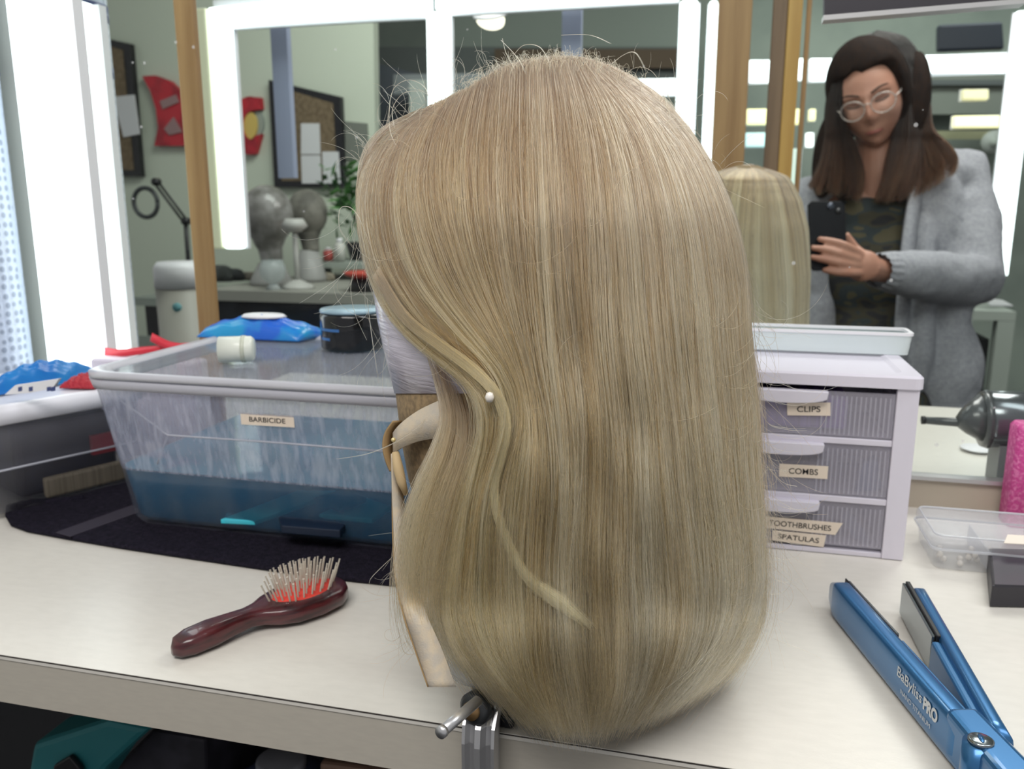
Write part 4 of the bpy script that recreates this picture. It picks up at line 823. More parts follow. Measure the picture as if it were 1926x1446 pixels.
# density follows the spacing of the guides at mid height
wd = np.abs(np.diff(GG[:, K//3, 0]))+8; cum = np.r_[0, np.cumsum(wd)]; 
def s_of(q): return np.interp(q*cum[-1], cum, np.arange(len(cum)))
def strands(n, nclump, side, spread, depthspread, seed, waves=1.0, t1lo=.88):
    r = np.random.default_rng(seed)
    cq = r.random(nclump); cdep = r.normal(0, 1, nclump); ctint = r.normal(0, 1, nclump); cph = r.random(nclump)*6.28; camp = r.random(nclump); ct1 = r.random(nclump)
    c = r.integers(0, nclump, n)
    sc_ = s_of(cq)[c]; base = lerpguides(GG, sc_)                     # clump line
    s2 = s_of(np.clip(cq[c]+r.normal(0, spread, n), 0, 1)); own = lerpguides(GG, s2)
    t = np.linspace(0, 1, K)[None, :, None]
    s3 = s_of(np.clip(cq[c]+r.normal(0, spread*2.6, n), 0, 1)); own = own*(1-t)+lerpguides(GG, s3)*t
    pull = (.2+.6*np.clip(t*1.3-.1, 0, 1))*(r.random(n)**.8)[:, None, None]
    XY = own*(1-pull)+base*pull
    nl = 64; lk = np.clip((cq[c]*nl+r.normal(0, .35, n)).astype(int), 0, nl-1); lq = (np.arange(nl)+.5+r.normal(0, .25, nl))/nl; ldep = r.normal(0, 1, nl)[lk]; ltint = r.normal(0, 1, nl)[lk]
    lline = lerpguides(GG, s_of(np.clip(lq, 0, 1))[lk]); p2 = .62*np.clip((t-.45)/.45, 0, 1)*(r.random(n)**.7)[:, None, None]; XY = XY*(1-p2)+lline*p2
    t0 = np.where(r.random(n) < .6, r.random(n)*.02, r.random(n)*.22); t1 = 1-(1-t1lo)*(r.random(n)**1.6)-.05*ct1[c]
    XY, tt = retime(XY, t0, np.clip(t1, .5, 1))
    x, y = XY[..., 0], XY[..., 1]
    env = np.clip((tt-.28)/.4, 0, 1)
    x = x+waves*(3.5+6*camp[c])[:, None]*env*np.sin(cph[c][:, None]*.55+tt*(13)+s2[:, None]*.8)
    # frizz
    f1 = r.normal(0, 1, (n, 1)); f2 = r.random((n, 1))*6.28; fr = np.where(r.random((n, 1)) < .16, 4.5, 1.3)
    rt_ = r.normal(0, 7, (n, 1))*np.exp(-((tt-.06)/.08)**2)*(.3+(r.random((n, 1)) < .5)); x = x+rt_
    x = x+fr*f1*np.sin(tt*(8+10*r.random((n, 1)))+f2)*(.3+tt); y = y+fr*.5*np.sin(tt*15+f2*2)
    x = x+np.where(r.random((n, 1)) < .12, r.normal(0, 24, (n, 1)), 0)*tt**2+r.normal(0, 9, (n, 1))*np.clip(tt-.75, 0, 1)*4*np.abs(tt)
    L = np.interp(y, OUT[:, 0], OUT[:, 1]); R = np.interp(y, OUT[:, 0], OUT[:, 2])
    y = y+r.normal(0, 12, (n, 1))*np.clip(tt-.8, 0, 1)*5
    dd = ldep[:, None]*.0042*np.clip((tt-.3)/.6, 0, 1)+cdep[c][:, None]*.0030*np.clip(tt*4, .15, 1)+(r.random((n, 1))**1.4)*depthspread+.0015*np.sin(tt*(7+9*r.random((n, 1)))+f2)+.0034*np.sin(cph[c][:, None]+tt*9)*env
    d = wig_depth(x, y, side)-side*dd
    tint = .41+.14*ctint[c]+.07*ltint+.27*r.normal(0, 1, n)+.06*np.sin(s2*5.1)-.04*cdep[c]
    global WARM; WARM = np.clip(.95-s2/5.5+.25*r.normal(0, 1, n), 0, 1)*np.where(s2 < 1.2, .8, 1)
    return unproj(x, y, d), tint, r
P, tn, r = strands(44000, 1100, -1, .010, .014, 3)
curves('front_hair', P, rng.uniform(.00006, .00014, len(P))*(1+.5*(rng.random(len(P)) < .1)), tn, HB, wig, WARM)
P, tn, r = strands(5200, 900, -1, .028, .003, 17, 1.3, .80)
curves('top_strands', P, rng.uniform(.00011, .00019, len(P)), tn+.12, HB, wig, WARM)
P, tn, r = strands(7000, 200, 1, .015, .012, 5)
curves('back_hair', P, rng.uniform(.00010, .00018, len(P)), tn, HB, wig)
# underlayer: the closed mass of hair beneath the loose strands
q = s_of(np.linspace(.012, .985, 90)); SG = lerpguides(GG, q); SG, _ = retime(SG, np.full(90, .02), np.full(90, .86))
x, y = SG[..., 0], SG[..., 1]; fr_ = unproj(x, y, wig_depth(x, y, -1, .013)); bk_ = unproj(x, y, wig_depth(x, y, 1, .006))
rowf = fr_.transpose(1, 0, 2); rowb = bk_.transpose(1, 0, 2)[:, ::-1]
ringv = np.concatenate([rowf, rowb], 1); secs = [[tuple(p) for p in rw] for rw in ringv]
UN = bpy.data.materials.new('hair_mass'); UN.use_nodes = True; nt = UN.node_tree; b = nt.nodes['Principled BSDF']; tc = nt.nodes.new('ShaderNodeTexCoord'); mp = nt.nodes.new('ShaderNodeMapping'); mp.inputs['Scale'].default_value = (420, 420, 9)
n_ = nt.nodes.new('ShaderNodeTexNoise'); n_.inputs['Scale'].default_value = 1; n_.inputs['Detail'].default_value = 6; rp = nt.nodes.new('ShaderNodeValToRGB'); rp.color_ramp.elements[0].position = .35; rp.color_ramp.elements[1].position = .65
rp.color_ramp.elements[0].color = (*s2l((100, 82, 60)), 1); rp.color_ramp.elements[1].color = (*s2l((150, 128, 94)), 1); b.inputs['Roughness'].default_value = .6; b.inputs['Specular IOR Level'].default_value = .25
for a, c in ((tc.outputs['Object'], mp.inputs[0]), (mp.outputs[0], n_.inputs[0]), (n_.outputs[0], rp.inputs[0]), (rp.outputs[0], b.inputs['Base Color'])): nt.links.new(a, c)
loft('hair_mass', secs, UN, wig, True)
# thin side curtain hanging before the canvas chin
B_ = guideset([
 [(800,660),(818,720),(830,780),(815,840),(785,910),(762,980),(750,1060),(748,1130),(755,1190),(775,1232)],
 [(815,665),(838,725),(850,790),(838,850),(812,920),(792,990),(780,1060),(782,1130),(800,1190),(830,1240)],
 [(835,675),(862,735),(876,800),(868,862),(846,930),(828,1000),(814,1080),(820,1160),(845,1230),(880,1290)],
 [(870,700),(893,755),(905,815),(897,880),(876,950),(860,1030),(850,1110),(856,1190),(885,1260),(925,1320)]], K)
def curtain(n, seed, GS, dep, jx, rr_, tb, dsp=.012, q0=1.0, nm='side_hair', ff=1.0):
    r = np.random.default_rng(seed); nc = 60; cs = (r.random(nc)**q0)*(GS.shape[0]-1); c = r.integers(0, nc, n)
    XY = lerpguides(GS, np.clip(cs[c]+r.normal(0, .10, n), 0, GS.shape[0]-1.001)); XY, tt = retime(XY, r.random(n)*.06, 1-.42*r.random(n)**1.5)
    ph = r.random((n, 1))*6.28; x = XY[..., 0]+jx*r.normal(0, 1, (n, 1))*tt+ff*(1.5+3*(r.random((n, 1)) < .12))*np.sin(tt*11+ph)*tt; y = XY[..., 1]+r.normal(0, 4, (n, 1))*tt
    d = dep(x, y, tt)+r.random((n, 1))*dsp
    return curves(nm, unproj(x, y, d), r.uniform(rr_*.7, rr_*1.2, n), tb+.2*r.normal(0, 1, n), HB, wig, np.full(n, .8 if nm == 'front_lock' else .15))
curtain(1800, 21, B_, lambda x, y, t: .522-.024*np.sin(t*3.1)+0*x, 9, .00009, .50, .034, .8, ff=2.6)
# golden front lock sweeping off the pin
LK = guideset([[(700,520),(752,600),(820,655),(880,700),(925,745),(942,800),(932,860),(922,920),(935,985),(958,1040),(990,1095),(1040,1135),(1090,1165)],
 [(712,500),(768,590),(838,645),(900,692),(945,745),(960,800),(948,860),(934,920),(946,985),(968,1040),(1002,1090),(1060,1125),(1120,1185)]], K)
curtain(900, 31, LK, lambda x, y, t: wig_depth(x, y, -1)-.010, 3, .00012, .72, .004, nm='front_lock', ff=.5)
# short hairs standing up along the top hairline
def top_y(x): return np.interp(x, [672, 690, 725, 800, 860, 920, 980, 1060, 1130, 1190, 1262, 1340], [350, 300, 250, 203, 168, 130, 112, 103, 112, 140, 198, 300])
r = np.random.default_rng(77); n = 800; x0 = np.clip(r.normal(1020, 110, n), 790, 1250); y0 = top_y(x0)+r.random(n)*16; t = np.linspace(0, 1, K)[None]
hh = (6+20*r.random(n)**3)[:, None]; lean = r.normal(0, 12, (n, 1)); back = (r.random((n, 1)) < .7)*1.
x = x0[:, None]+lean*t+r.normal(0, 6, (n, 1))*t**2; y = y0[:, None]-hh*np.sin(t*(1.6+1.3*back))+back*26*t**2*r.random((n, 1))*1.2
curves('hairline_fringe', unproj(x, y, .575+r.normal(0, .012, (n, 1))+0*t-.03*t*back), r.uniform(.00006, .0001, n), .55+.2*r.normal(0, 1, n), HB, wig)
# flyaways
def fly(n, seed):
    r = np.random.default_rng(seed); t = np.linspace(0, 1, K)[None]; X, Yy, D = [], [], []
    for i in range(n):
        z_ = r.random(); 
        if z_ < .30: y0 = r.uniform(120, 330); x0 = np.interp(y0, OUT[:, 0], OUT[:, 1 if r.random() < .6 else 2]); ang = r.uniform(-2.6, -.6); ln = r.uniform(30, 120)
        elif z_ < .62: y0 = r.uniform(500, 1200); x0 = np.interp(y0, OUT[:, 0], OUT[:, 2])-14; ang = r.uniform(.7, 1.5); ln = r.uniform(50, 190)
        elif z_ < .75: y0 = r.uniform(320, 640); x0 = np.interp(y0, OUT[:, 0], OUT[:, 1])+6; ang = r.uniform(1.2, 2.2); ln = r.uniform(60, 200)
        elif z_ < .85: y0 = r.uniform(980, 1220); x0 = r.uniform(748, 790); ang = r.uniform(1.4, 2.6); ln = r.uniform(40, 130)
        else: x0 = r.uniform(740, 1380); y0 = r.uniform(230, 900); ang = r.uniform(.2, 2.9); ln = r.uniform(60, 200)
        k1 = r.normal(0, 1.5); a = ang+k1*t[0]+r.normal(0, 1)*t[0]**2*1.2; dx = np.cumsum(np.cos(a))*ln/K; dy = np.cumsum(np.sin(a))*ln/K
        x_, y_ = x0+dx, y0+dy; X.append(x_); Yy.append(y_); D.append(wig_depth(np.clip(x_, x0-400, x0+400), y_, -1)-.002-.010*t[0])
    return unproj(np.array(X), np.array(Yy), np.array(D))
P = fly(280, 5); curves('flyaway_hair', P, rng.uniform(.00006, .0001, len(P)), rng.uniform(.5, 1, len(P)), HB, wig)
# a few long loops seen clearly against the background
loops = [[(760,300),(735,250),(733,200),(742,165),(770,150),(800,165),(808,200)], [(742,240),(738,205),(760,175),(800,172)], [(738,235),(770,220),(800,195)], [(945,72),(952,100),(968,130)], [(942,75),(975,110),(990,140)], [(965,105),(985,85),(1015,88),(1035,118)], [(1055,66),(1110,66),(1150,82)], [(1140,130),(1170,105),(1195,100),(1215,135)],
 [(700,470),(670,400),(642,390),(640,430),(668,468)], [(690,560),(700,640),(712,720)], [(672,480),(660,540),(668,590),(690,640)], [(820,765),(770,815),(700,850),(632,863)], [(1425,720),(1440,790),(1480,805),(1515,806)], [(1430,860),(1470,905),(1500,915)], [(1432,930),(1455,1000),(1470,1035)], [(748,1180),(760,1225),(778,1230)], [(735,1050),(700,1085),(694,1100)], [(1180,600),(1240,720),(1290,840)]]
L3 = guideset(loops, K); L3 = np.concatenate([L3, L3+rng.normal(0, 2.0, (len(loops), 1, 2))*np.linspace(0, 1, K)[None, :, None]])
curves('loose_loops', unproj(L3[..., 0], L3[..., 1], np.full(L3.shape[:2], .53)), .00012, np.full(len(L3), .75), HB, wig)

# ---- canvas head
hd_ = thing('canvas_head', (-.14, .56, TOP), 'brown canvas block head wrapped in white plastic inside the big blonde wig', 'mannequin head')
HR_ = [(165, 900, 1160), (200, 850, 1215), (260, 775, 1290), (330, 730, 1325), (400, 714, 1340), (470, 706, 1348), (540, 703, 1350), (600, 711, 1345), (660, 724, 1338), (740, 744, 1320), (790, 750, 1305), (830, 755, 1300), (900, 768, 1285), (960, 785, 1260), (1020, 806, 1225), (1070, 830, 1180), (1110, 865, 1120), (1150, 895, 1080), (1210, 900, 1068), (1262, 898, 1066)]
def hsec(y, xl, xr, g=0):
    out = []
    for k in range(40):
        a = 2*math.pi*k/40; dd = .083*min(1, (xr-xl)/560)+g
        out.append(tuple(atD((xl+xr)/2+((xr-xl)/2+g*2700)*math.cos(a), y, .583+dd*math.sin(a))))
    return out
loft('white_wrap', [hsec(*q, .0008) for q in HR_ if q[0] <= 740], mat('white_wrap', (222, 216, 228), .3, coat=.3, bump=((20, 20, 260), .5, .003), noise=((204, 198, 212), (12, 12, 60), .4, .6)), hd_, True)
loft('canvas_block', [hsec(*q) for q in HR_ if q[0] >= 700], mat('brown_canvas', (142, 120, 88), .9, noise=((112, 94, 70), (300, 300, 300), .35, .65)), hd_, True)
# twill strap
CR = mat('cream_twill', (186, 178, 166), .8, bump=((900, 900, 900), .4, .0006), noise=((202, 188, 166), 120, .4, .6)); TN = mat('tan_edge', (156, 128, 88), .7)
sp_ = thing('twill_strap', atD(790, 1000, .53), 'cream twill strap pinned at the chin and hanging to the worktop', 'strap')
def rv(wpx, d, dz=0): return tuple(RT*(wpx*d/F)+FW*dz)
ribbon('upper_band', [atD(862, 778, .518), atD(820, 790, .5255), atD(785, 802, .535), atD(754, 820, .543), atD(740, 834, .55)], [tuple(UP*.026), tuple(UP*.024), tuple(UP*.0215), tuple(UP*.018), tuple(UP*.014)], .0012, CR, sp_)
ribbon('fold', [atD(748, 792, .549), atD(734, 812, .552), atD(729, 835, .553), atD(733, 862, .553), atD(741, 885, .553)], [rv(16, .5, .006), rv(14, .5, .01), rv(12, .5, .008)], .0014, TN, sp_)
ribbon('hanging_band', [atD(743, 852, .553), atD(748, 930, .55), atD(755, 1010, .545), atD(762, 1090, .535), atD(779, 1150, .515), atD(804, 1215, .508), atD(831, 1292, .50)], [rv(10, .5, .01), rv(22, .5, .006), rv(34, .5, .003), rv(42, .5, 0), rv(48, .5, -.003), rv(54, .5, -.004), rv(54, .5, 0)], .0011, CR, sp_)
ribbon('tan_edging', [atD(738, 856, .5525), atD(738, 930, .5495), atD(739, 1010, .5445), atD(744, 1090, .5345), atD(757, 1150, .5145), atD(778, 1215, .5075), atD(805, 1292, .4995)], [rv(2.5, .5, 0)], .0016, TN, sp_)
tube('twisted_roll', [atD(744, 850, .547), atD(749, 880, .545), atD(755, 905, .545), atD(764, 930, .547)], [.0024, .0035, .0032, .0016], mat('twist_tan', (196, 172, 132), .7), sp_, 10)
pn = thing('pearl_pin', atD(921, 747, .472), 'pearl headed pin holding the front lock of the big wig', 'pin')
pz = float(wig_depth(np.array(921.), np.array(747.)))-.012
lathe('pearl_head', [(.0001, -.003), (.0018, -.0024), (.0026, 0), (.0018, .0024), (.0001, .003)], atD(921, 747, pz), PEARL, pn, 16); tube('pin_shaft', [atD(921, 747, pz+.003), atD(935, 742, pz+.03)], .0004, M['alum'], pn, 6)
pn2 = thing('pearl_pin', atD(740, 826, .5), 'small gold headed pin through the fold of the cream strap', 'pin')
lathe('pin_head', [(.0001, -.0016), (.0012, -.001), (.0016, 0), (.0012, .001), (.0001, .0016)], atD(740, 827, .540), mat('gold_pin', (226, 206, 150), .2, .3), pn2, 14); tube('pin_shaft', [atD(740, 827, .5415), atD(750, 826, .57)], .0003, M['alum'], pn2, 6)
# clear plastic cup and clamp
STL = mat('steel', (196, 196, 198), .3, .75); STD = mat('dark_cast', (70, 72, 74), .35, .6); CLP = mat('clear_cup', (215, 218, 222), .08, alpha=.42)
cl_ = thing('table_clamp', onY(900, 1400, .455), 'steel table clamp with turning rod holding the canvas head to the worktop edge', 'clamp')
cc = atD(905, 1190, .53)
lathe('clear_cup', [(.020, -.026), (.022, -.02), (.016, -.006), (.017, .004), (.024, .010), (.023, .018), (.017, .022)], cc, CLP, cl_, 28)
bxp = onY(900, 1370, .455); 
def chan(x0, x1, y0, y1): pass
bx0_, bx1_ = onY(866, 1400, .448).x, onY(934, 1400, .448).x; wdt = bx1_-bx0_
secs = []
for z, dy in ((.790, 0), (.90, 0), (.912, .002), (.920, .010), (.924, .022)):
    secs.append([(bx0_, .451+dy, z), (bx0_+.0015, .4455+dy, z), (bx0_+.0035, .4455+dy, z), (bx0_+.006, .4485+dy, z), (bx0_+.0085, .4475+dy, z), (bx0_+.0105, .443+dy, z), (bx1_-.0095, .443+dy, z), (bx1_-.007, .4475+dy, z), (bx1_-.0045, .449+dy, z), (bx1_-.003, .445+dy, z), (bx1_-.001, .445+dy, z), (bx1_, .451+dy, z), (bx1_-.001, .459+dy, z), (bx0_+.001, .459+dy, z)])
loft('bracket', secs, STL, cl_, False)
box('clamp_foot', bx0_+.002, bx1_+.006, .466, .53, .9008, .9095, M['black'], cl_, .002)
k0 = onY(897, 1330, .452)
lathe('knob_ring', [(.0085, -.005), (.0105, -.0035), (.0105, .0035), (.008, .005)], k0, STD, cl_, 28, axis=(-.35, -1, .12)); lathe('brass_hub', [(.0058, .0), (.0058, .0075)], k0, mat('brass', (150, 120, 82), .4, .6), cl_, 20, axis=(-.35, -1, .12))
tube('turning_rod', [atD(898, 1318, .485), atD(830, 1377, .452)], .0031, STL, cl_, 20); tube('rod_end', [atD(834, 1373.5, .4535), atD(828, 1378.5, .451)], .0035, STL, cl_, 20)
tube('neck_post', [Vector((cc.x+.01, cc.y, cc.z-.02)), Vector((k0.x+.002, 0.478, .912))], .006, STD, cl_, 16)

# ================================================================ THE REFLECTED WIG
def simplewig(name, label, cx, d0, rows, n, m, mass, seed):
    t = thing(name, atD(cx, 600, d0), label, 'wig'); r = np.random.default_rng(seed); rows = np.array(rows, float)
    y0 = rows[0, 0]; y1 = rows[-1, 0]; a = r.random(n)*2*math.pi; nc = 160; ca = r.random(nc)*2*math.pi; c = r.integers(0, nc, n); a = ca[c]+r.normal(0, .035, n)
    T = np.linspace(0, 1, K)[None]; yy = y0+(y1-y0)*(T**.9)*(1-.06*r.random((n, 1))); hw = np.interp(yy, rows[:, 0], rows[:, 1]); cxx = np.interp(yy, rows[:, 0], rows[:, 2])
    jit = 1-.05*r.random((n, 1)); x = cxx+hw*np.cos(a)[:, None]*jit+3*np.sin(T*7+ca[c][:, None]*3); d = d0+hw*d0/F*np.sin(a)[:, None]*jit*.9
    curves('hair_strands', unproj(x, yy, d), r.uniform(.0003, .0005, n), .45+.42*np.random.default_rng(1).normal(0, 1, nc)[c]+.1*r.normal(0, 1, n), m, t)
    secs = []
    for y, h, c_ in [(y0+(y1-y0)*f, np.interp(y0+(y1-y0)*f, rows[:, 0], rows[:, 1])*.90, np.interp(y0+(y1-y0)*f, rows[:, 0], rows[:, 2])) for f in np.linspace(.004, .97, 26)]:
        secs.append([tuple(atD(c_+h*math.cos(q), y, d0+h*d0/F*.88*math.sin(q))) for q in np.linspace(0, 2*math.pi, 37)[:-1]])
    loft('hair_mass', secs, mass, t, True); return t
HB2 = hairmat('rooted_blonde', [[(0, (62, 46, 34)), (.3, (98, 76, 52)), (1, (160, 134, 96))], [(0, (120, 92, 66)), (.3, (200, 170, 124)), (1, (240, 216, 168))]])
simplewig('wig', 'smaller blonde wig with brown roots seen in the mirror beside the woman', 1400, 1.42, [(309, 4, 1408), (311, 22, 1407), (317, 48, 1405), (328, 70, 1403), (345, 88, 1402), (375, 105, 1400), (430, 120, 1398), (520, 129, 1396), (640, 132, 1394), (700, 132, 1392), (735, 125, 1392)], 7500, HB2, UN, 9)

# ================================================================ THE WOMAN
SK = mat('skin', (178, 132, 112), .5, noise=((168, 118, 98), 14, .4, .65)); KN = mat('grey_knit', (164, 165, 171), .95, noise=((148, 149, 156), 120, .35, .65), bump=((500, 500, 90), .6, .004), spec=.1)
CM = bpy.data.materials.new('camouflage_print'); CM.use_nodes = True; nt = CM.node_tree; b = nt.nodes['Principled BSDF']; tc = nt.nodes.new('ShaderNodeTexCoord'); mp = nt.nodes.new('ShaderNodeMapping'); mp.inputs['Scale'].default_value = (13, 13, 26)
n_ = nt.nodes.new('ShaderNodeTexNoise'); n_.inputs['Scale'].default_value = 1; n_.inputs['Detail'].default_value = 1.5; rp = nt.nodes.new('ShaderNodeValToRGB'); rp.color_ramp.interpolation = 'CONSTANT'; e = rp.color_ramp.elements
e[0].color = (*s2l((34, 34, 36)), 1); e[1].position = .44; e[1].color = (*s2l((58, 54, 40)), 1)
for p, c in ((.52, (44, 52, 54)), (.60, (78, 72, 52))): q = e.new(p); q.color = (*s2l(c), 1)
for a, c in ((tc.outputs['Object'], mp.inputs[0]), (mp.outputs[0], n_.inputs[0]), (n_.outputs[0], rp.inputs[0]), (rp.outputs[0], b.inputs['Base Color'])): nt.links.new(a, c)
b.inputs['Roughness'].default_value = .9
wo = thing('person', onZ(1650, 1000, 0.0)*0+Vector((atD(1660, 700, 2.1).x, atD(1660, 700, 2.1).y, 0.0)), 'woman with long brown hair and glasses in a grey cardigan holding up a black phone', 'person')
DH = 1.98; pmh = DH/F                                            # metres per view pixel at the head
hc_ = atD(1636, 190, DH)
X_, Y_, Z_ = RT.copy(), UP.copy(), -FW.copy()
yaw, pit, rol = math.radians(-30), math.radians(26), math.radians(-11)
Rm = Matrix((X_, Y_, Z_)).transposed()
Ry = Matrix.Rotation(yaw, 3, 'Y'); Rx = Matrix.Rotation(pit, 3, 'X'); Rz = Matrix.Rotation(rol*-1, 3, 'Z')
HM = Rm @ Rz @ Ry @ Rx
def hp(x, y, z): return hc_+HM @ Vector((x, y, z))               # head frame: x to view right, y up, z out of the face (metres)
def gauss(x, y, cx, cy, sx, sy): return math.exp(-((x-cx)/sx)**2-((y-cy)/sy)**2)
def facev(x, y, z):
    # x,y,z on an ellipsoid .070 x .105 x .092
    if z > 0:
        jaw = 1-.30*max(0, (-y-.02)/.085)**1.3
        x *= jaw
        dz = 0
        dz += .020*gauss(x, y, 0, -.012, .011, .020)+.010*gauss(x, y, 0, .008, .009, .022)      # nose
        dz += .004*gauss(x, y, .014, -.018, .007, .007)+.004*gauss(x, y, -.014, -.018, .007, .007)
        dz -= .013*(gauss(x, y, .031, .018, .017, .012)+gauss(x, y, -.031, .018, .017, .012))     # eye sockets
        dz += .006*(gauss(x, y, .031, .034, .022, .007)+gauss(x, y, -.031, .034, .022, .007))     # brow
        dz += .006*(gauss(x, y, .040, -.015, .018, .016)+gauss(x, y, -.040, -.015, .018, .016))   # cheeks
        dz += .006*gauss(x, y, 0, -.048, .020, .006)+.006*gauss(x, y, 0, -.058, .016, .006)-.003*gauss(x, y, 0, -.0525, .022, .002)  # lips
        dz += .009*gauss(x, y, 0, -.086, .018, .014)                                               # chin
        z = z*.96+dz
    return x, y, z
bm = bmesh.new(); bmesh.ops.create_icosphere(bm, subdivisions=6, radius=1)
for v in bm.verts:
    x, y, z = v.co.x*.070, v.co.y*.108, v.co.z*.088
    x, y, z = facev(x, y, z); v.co = hp(x, y, z)
# neck, chest, arms and hands grown into the same skin
neck0 = hp(0, -.06, -.02); chest = atD(1655, 345, 2.07); 
addtube(bm, [hp(0, -.03, -.03), hp(0, -.09, -.032), atD(1655, 318, 2.05), atD(1652, 372, 2.08)], [.056, .054, .056, .075], 20)
for c, rr_, q in ((atD(1640, 400, 2.12), (.17, .10, .09), None), (atD(1640, 500, 2.13), (.15, .10, .17), None), (atD(1645, 640, 2.14), (.145, .10, .18), None), (atD(1645, 760, 2.14), (.16, .11, .15), None)):
    bmesh.ops.create_icosphere(bm, subdivisions=4, radius=1, matrix=Matrix.Translation(c) @ Rm.to_4x4() @ Matrix.Diagonal((rr_[0], rr_[2], rr_[1], 1)))
addtube(bm, [atD(1645, 780, 2.14), atD(1600, 950, 2.16), atD(1600, 1180, 2.2), atD(1605, 1500, 2.25)], [.10, .085, .06, .045], 16)
addtube(bm, [atD(1690, 780, 2.14), atD(1720, 950, 2.18), atD(1715, 1180, 2.24), atD(1712, 1500, 2.3)], [.10, .085, .06, .045], 16)
SH, EL, WR = atD(1795, 330, 2.12), atD(1822, 528, 2.0), atD(1650, 508, 1.80)
addtube(bm, [atD(1680, 345, 2.12), SH, EL.lerp(SH, .45), EL, EL.lerp(WR, .5), WR], [.06, .052, .045, .040, .034, .024], 14)
# hidden arm reaching from the other shoulder down behind the phone
addtube(bm, [atD(1590, 350, 2.12), atD(1535, 375, 2.14), atD(1520, 520, 2.14), atD(1525, 720, 2.12)], [.06, .048, .04, .034], 14)
# palm and fingers
PD = 1.745
bmesh.ops.create_icosphere(bm, subdivisions=4, radius=1, matrix=Matrix.Translation(atD(1624, 500, PD+.018)) @ Rm.to_4x4() @ Matrix.Rotation(.25, 4, 'Z') @ Matrix.Diagonal((.037, .033, .018, 1)))
addtube(bm, [WR, atD(1632, 503, PD+.02)], [.025, .026], 14)
PF = PD-.006
fing = [[(1617, 478, PD+.008), (1590, 462, PF-.008), (1565, 454, PF-.004), (1543, 450, PF)], [(1615, 489, PD+.004), (1583, 478, PF-.010), (1555, 470, PF-.005), (1530, 466, PF)], [(1615, 500, PD+.006), (1583, 495, PF-.009), (1555, 489, PF-.005), (1529, 484, PF)], [(1617, 513, PD+.008), (1592, 513, PF-.006), (1570, 511, PF-.003), (1552, 508, PF)]]
for f_ in fing: 
    pts = [Vector(p) for p in catmull([atD(*q) for q in f_], 9)]; addtube(bm, pts, [.0098, .0098, .0094, .0090, .0088, .0084, .0080, .0074, .0058], 12)
    bmesh.ops.create_icosphere(bm, subdivisions=3, radius=.0066, matrix=Matrix.Translation(pts[-1]))
addtube(bm, [atD(1622, 482, PD+.02), atD(1606, 466, PD+.03), atD(1590, 440, PD+.024)], [.013, .011, .008], 12)
body = frombm('body', bm, SK, wo, True); remesh(body, .0034, 3)
# face details
LIP = mat('lip', (158, 92, 84), .4); BRW = mat('brow', (86, 62, 50), .8); LID = mat('eyelid', (150, 104, 88), .6); LSH = mat('lash', (52, 38, 34), .7)
def fz(x, y):
    zz = math.sqrt(max(0, 1-(x/.070)**2-(y/.108)**2))*.088; return facev(x, y, zz)
def onface_(x, y, o=0): a = fz(x, y); return hp(a[0], a[1], a[2]+o)
for sx in (-1, 1):
    tube('eyelid_line', [onface_(sx*(.016+.030*t_), .014-.0035*math.sin(math.pi*t_), .001) for t_ in np.linspace(0, 1, 8)], .0016, LSH, body, 6)
    tube('eyebrow', [onface_(sx*(.013+.036*t_), .036+.006*math.sin(math.pi*t_*.8), .001) for t_ in np.linspace(0, 1, 8)], [.0022, .003, .003, .003, .0026, .0022, .0018, .001], BRW, body, 6)
    tube('eyelid', [onface_(sx*(.018+.026*t_), .019, .0005) for t_ in np.linspace(0, 1, 6)], [.002, .004, .005, .005, .004, .002], LID, body, 8)
tube('lips', [onface_(x, -.052-.002*abs(x)/.02, .0012) for x in np.linspace(-.021, .021, 9)], [.0012, .003, .004, .0046, .0042, .0046, .004, .003, .0012], LIP, body, 8)
for sx in (-1, 1): lathe('ear', [(.001, -.004), (.010, -.002), (.012, .002), (.004, .004)], hp(sx*.069, .0, -.012), SK, body, 14, axis=HM @ Vector((sx, 0, .3)), sy=1.5)
# glasses
gs = mat('glasses_frame', (196, 186, 180), .2, .3); GLS = mat('glasses_lens', (190, 190, 190), .05, alpha=.05)
gl_ = tag(bpy.data.objects.new('glasses', None)); link(gl_, wo)
gr0 = bpy.data.objects.remove(gl_)
def gring(sx):
    c = (sx*.033, .010, .094); pts = [hp(c[0]+.026*math.cos(a), c[1]+.022*math.sin(a), c[2]-.010*abs(math.cos(a))*(1 if math.cos(a)*sx > 0 else 0)) for a in np.linspace(0, 2*math.pi, 25)]
    return pts
bmG = bmesh.new()
for sx in (-1, 1): addtube(bmG, gring(sx), .0013, 6)
addtube(bmG, [hp(-.008, .016, .096), hp(0, .019, .098), hp(.008, .016, .096)], .0013, 6)
for sx in (-1, 1): addtube(bmG, [hp(sx*.059, .014, .084), hp(sx*.070, .014, .05), hp(sx*.074, .010, -.01)], .0012, 6)
gO = frombm('glasses', bmG, gs, wo, True)
for sx in (-1, 1): mesh('lens', gring(sx)[:-1], [tuple(range(24))], GLS, gO)
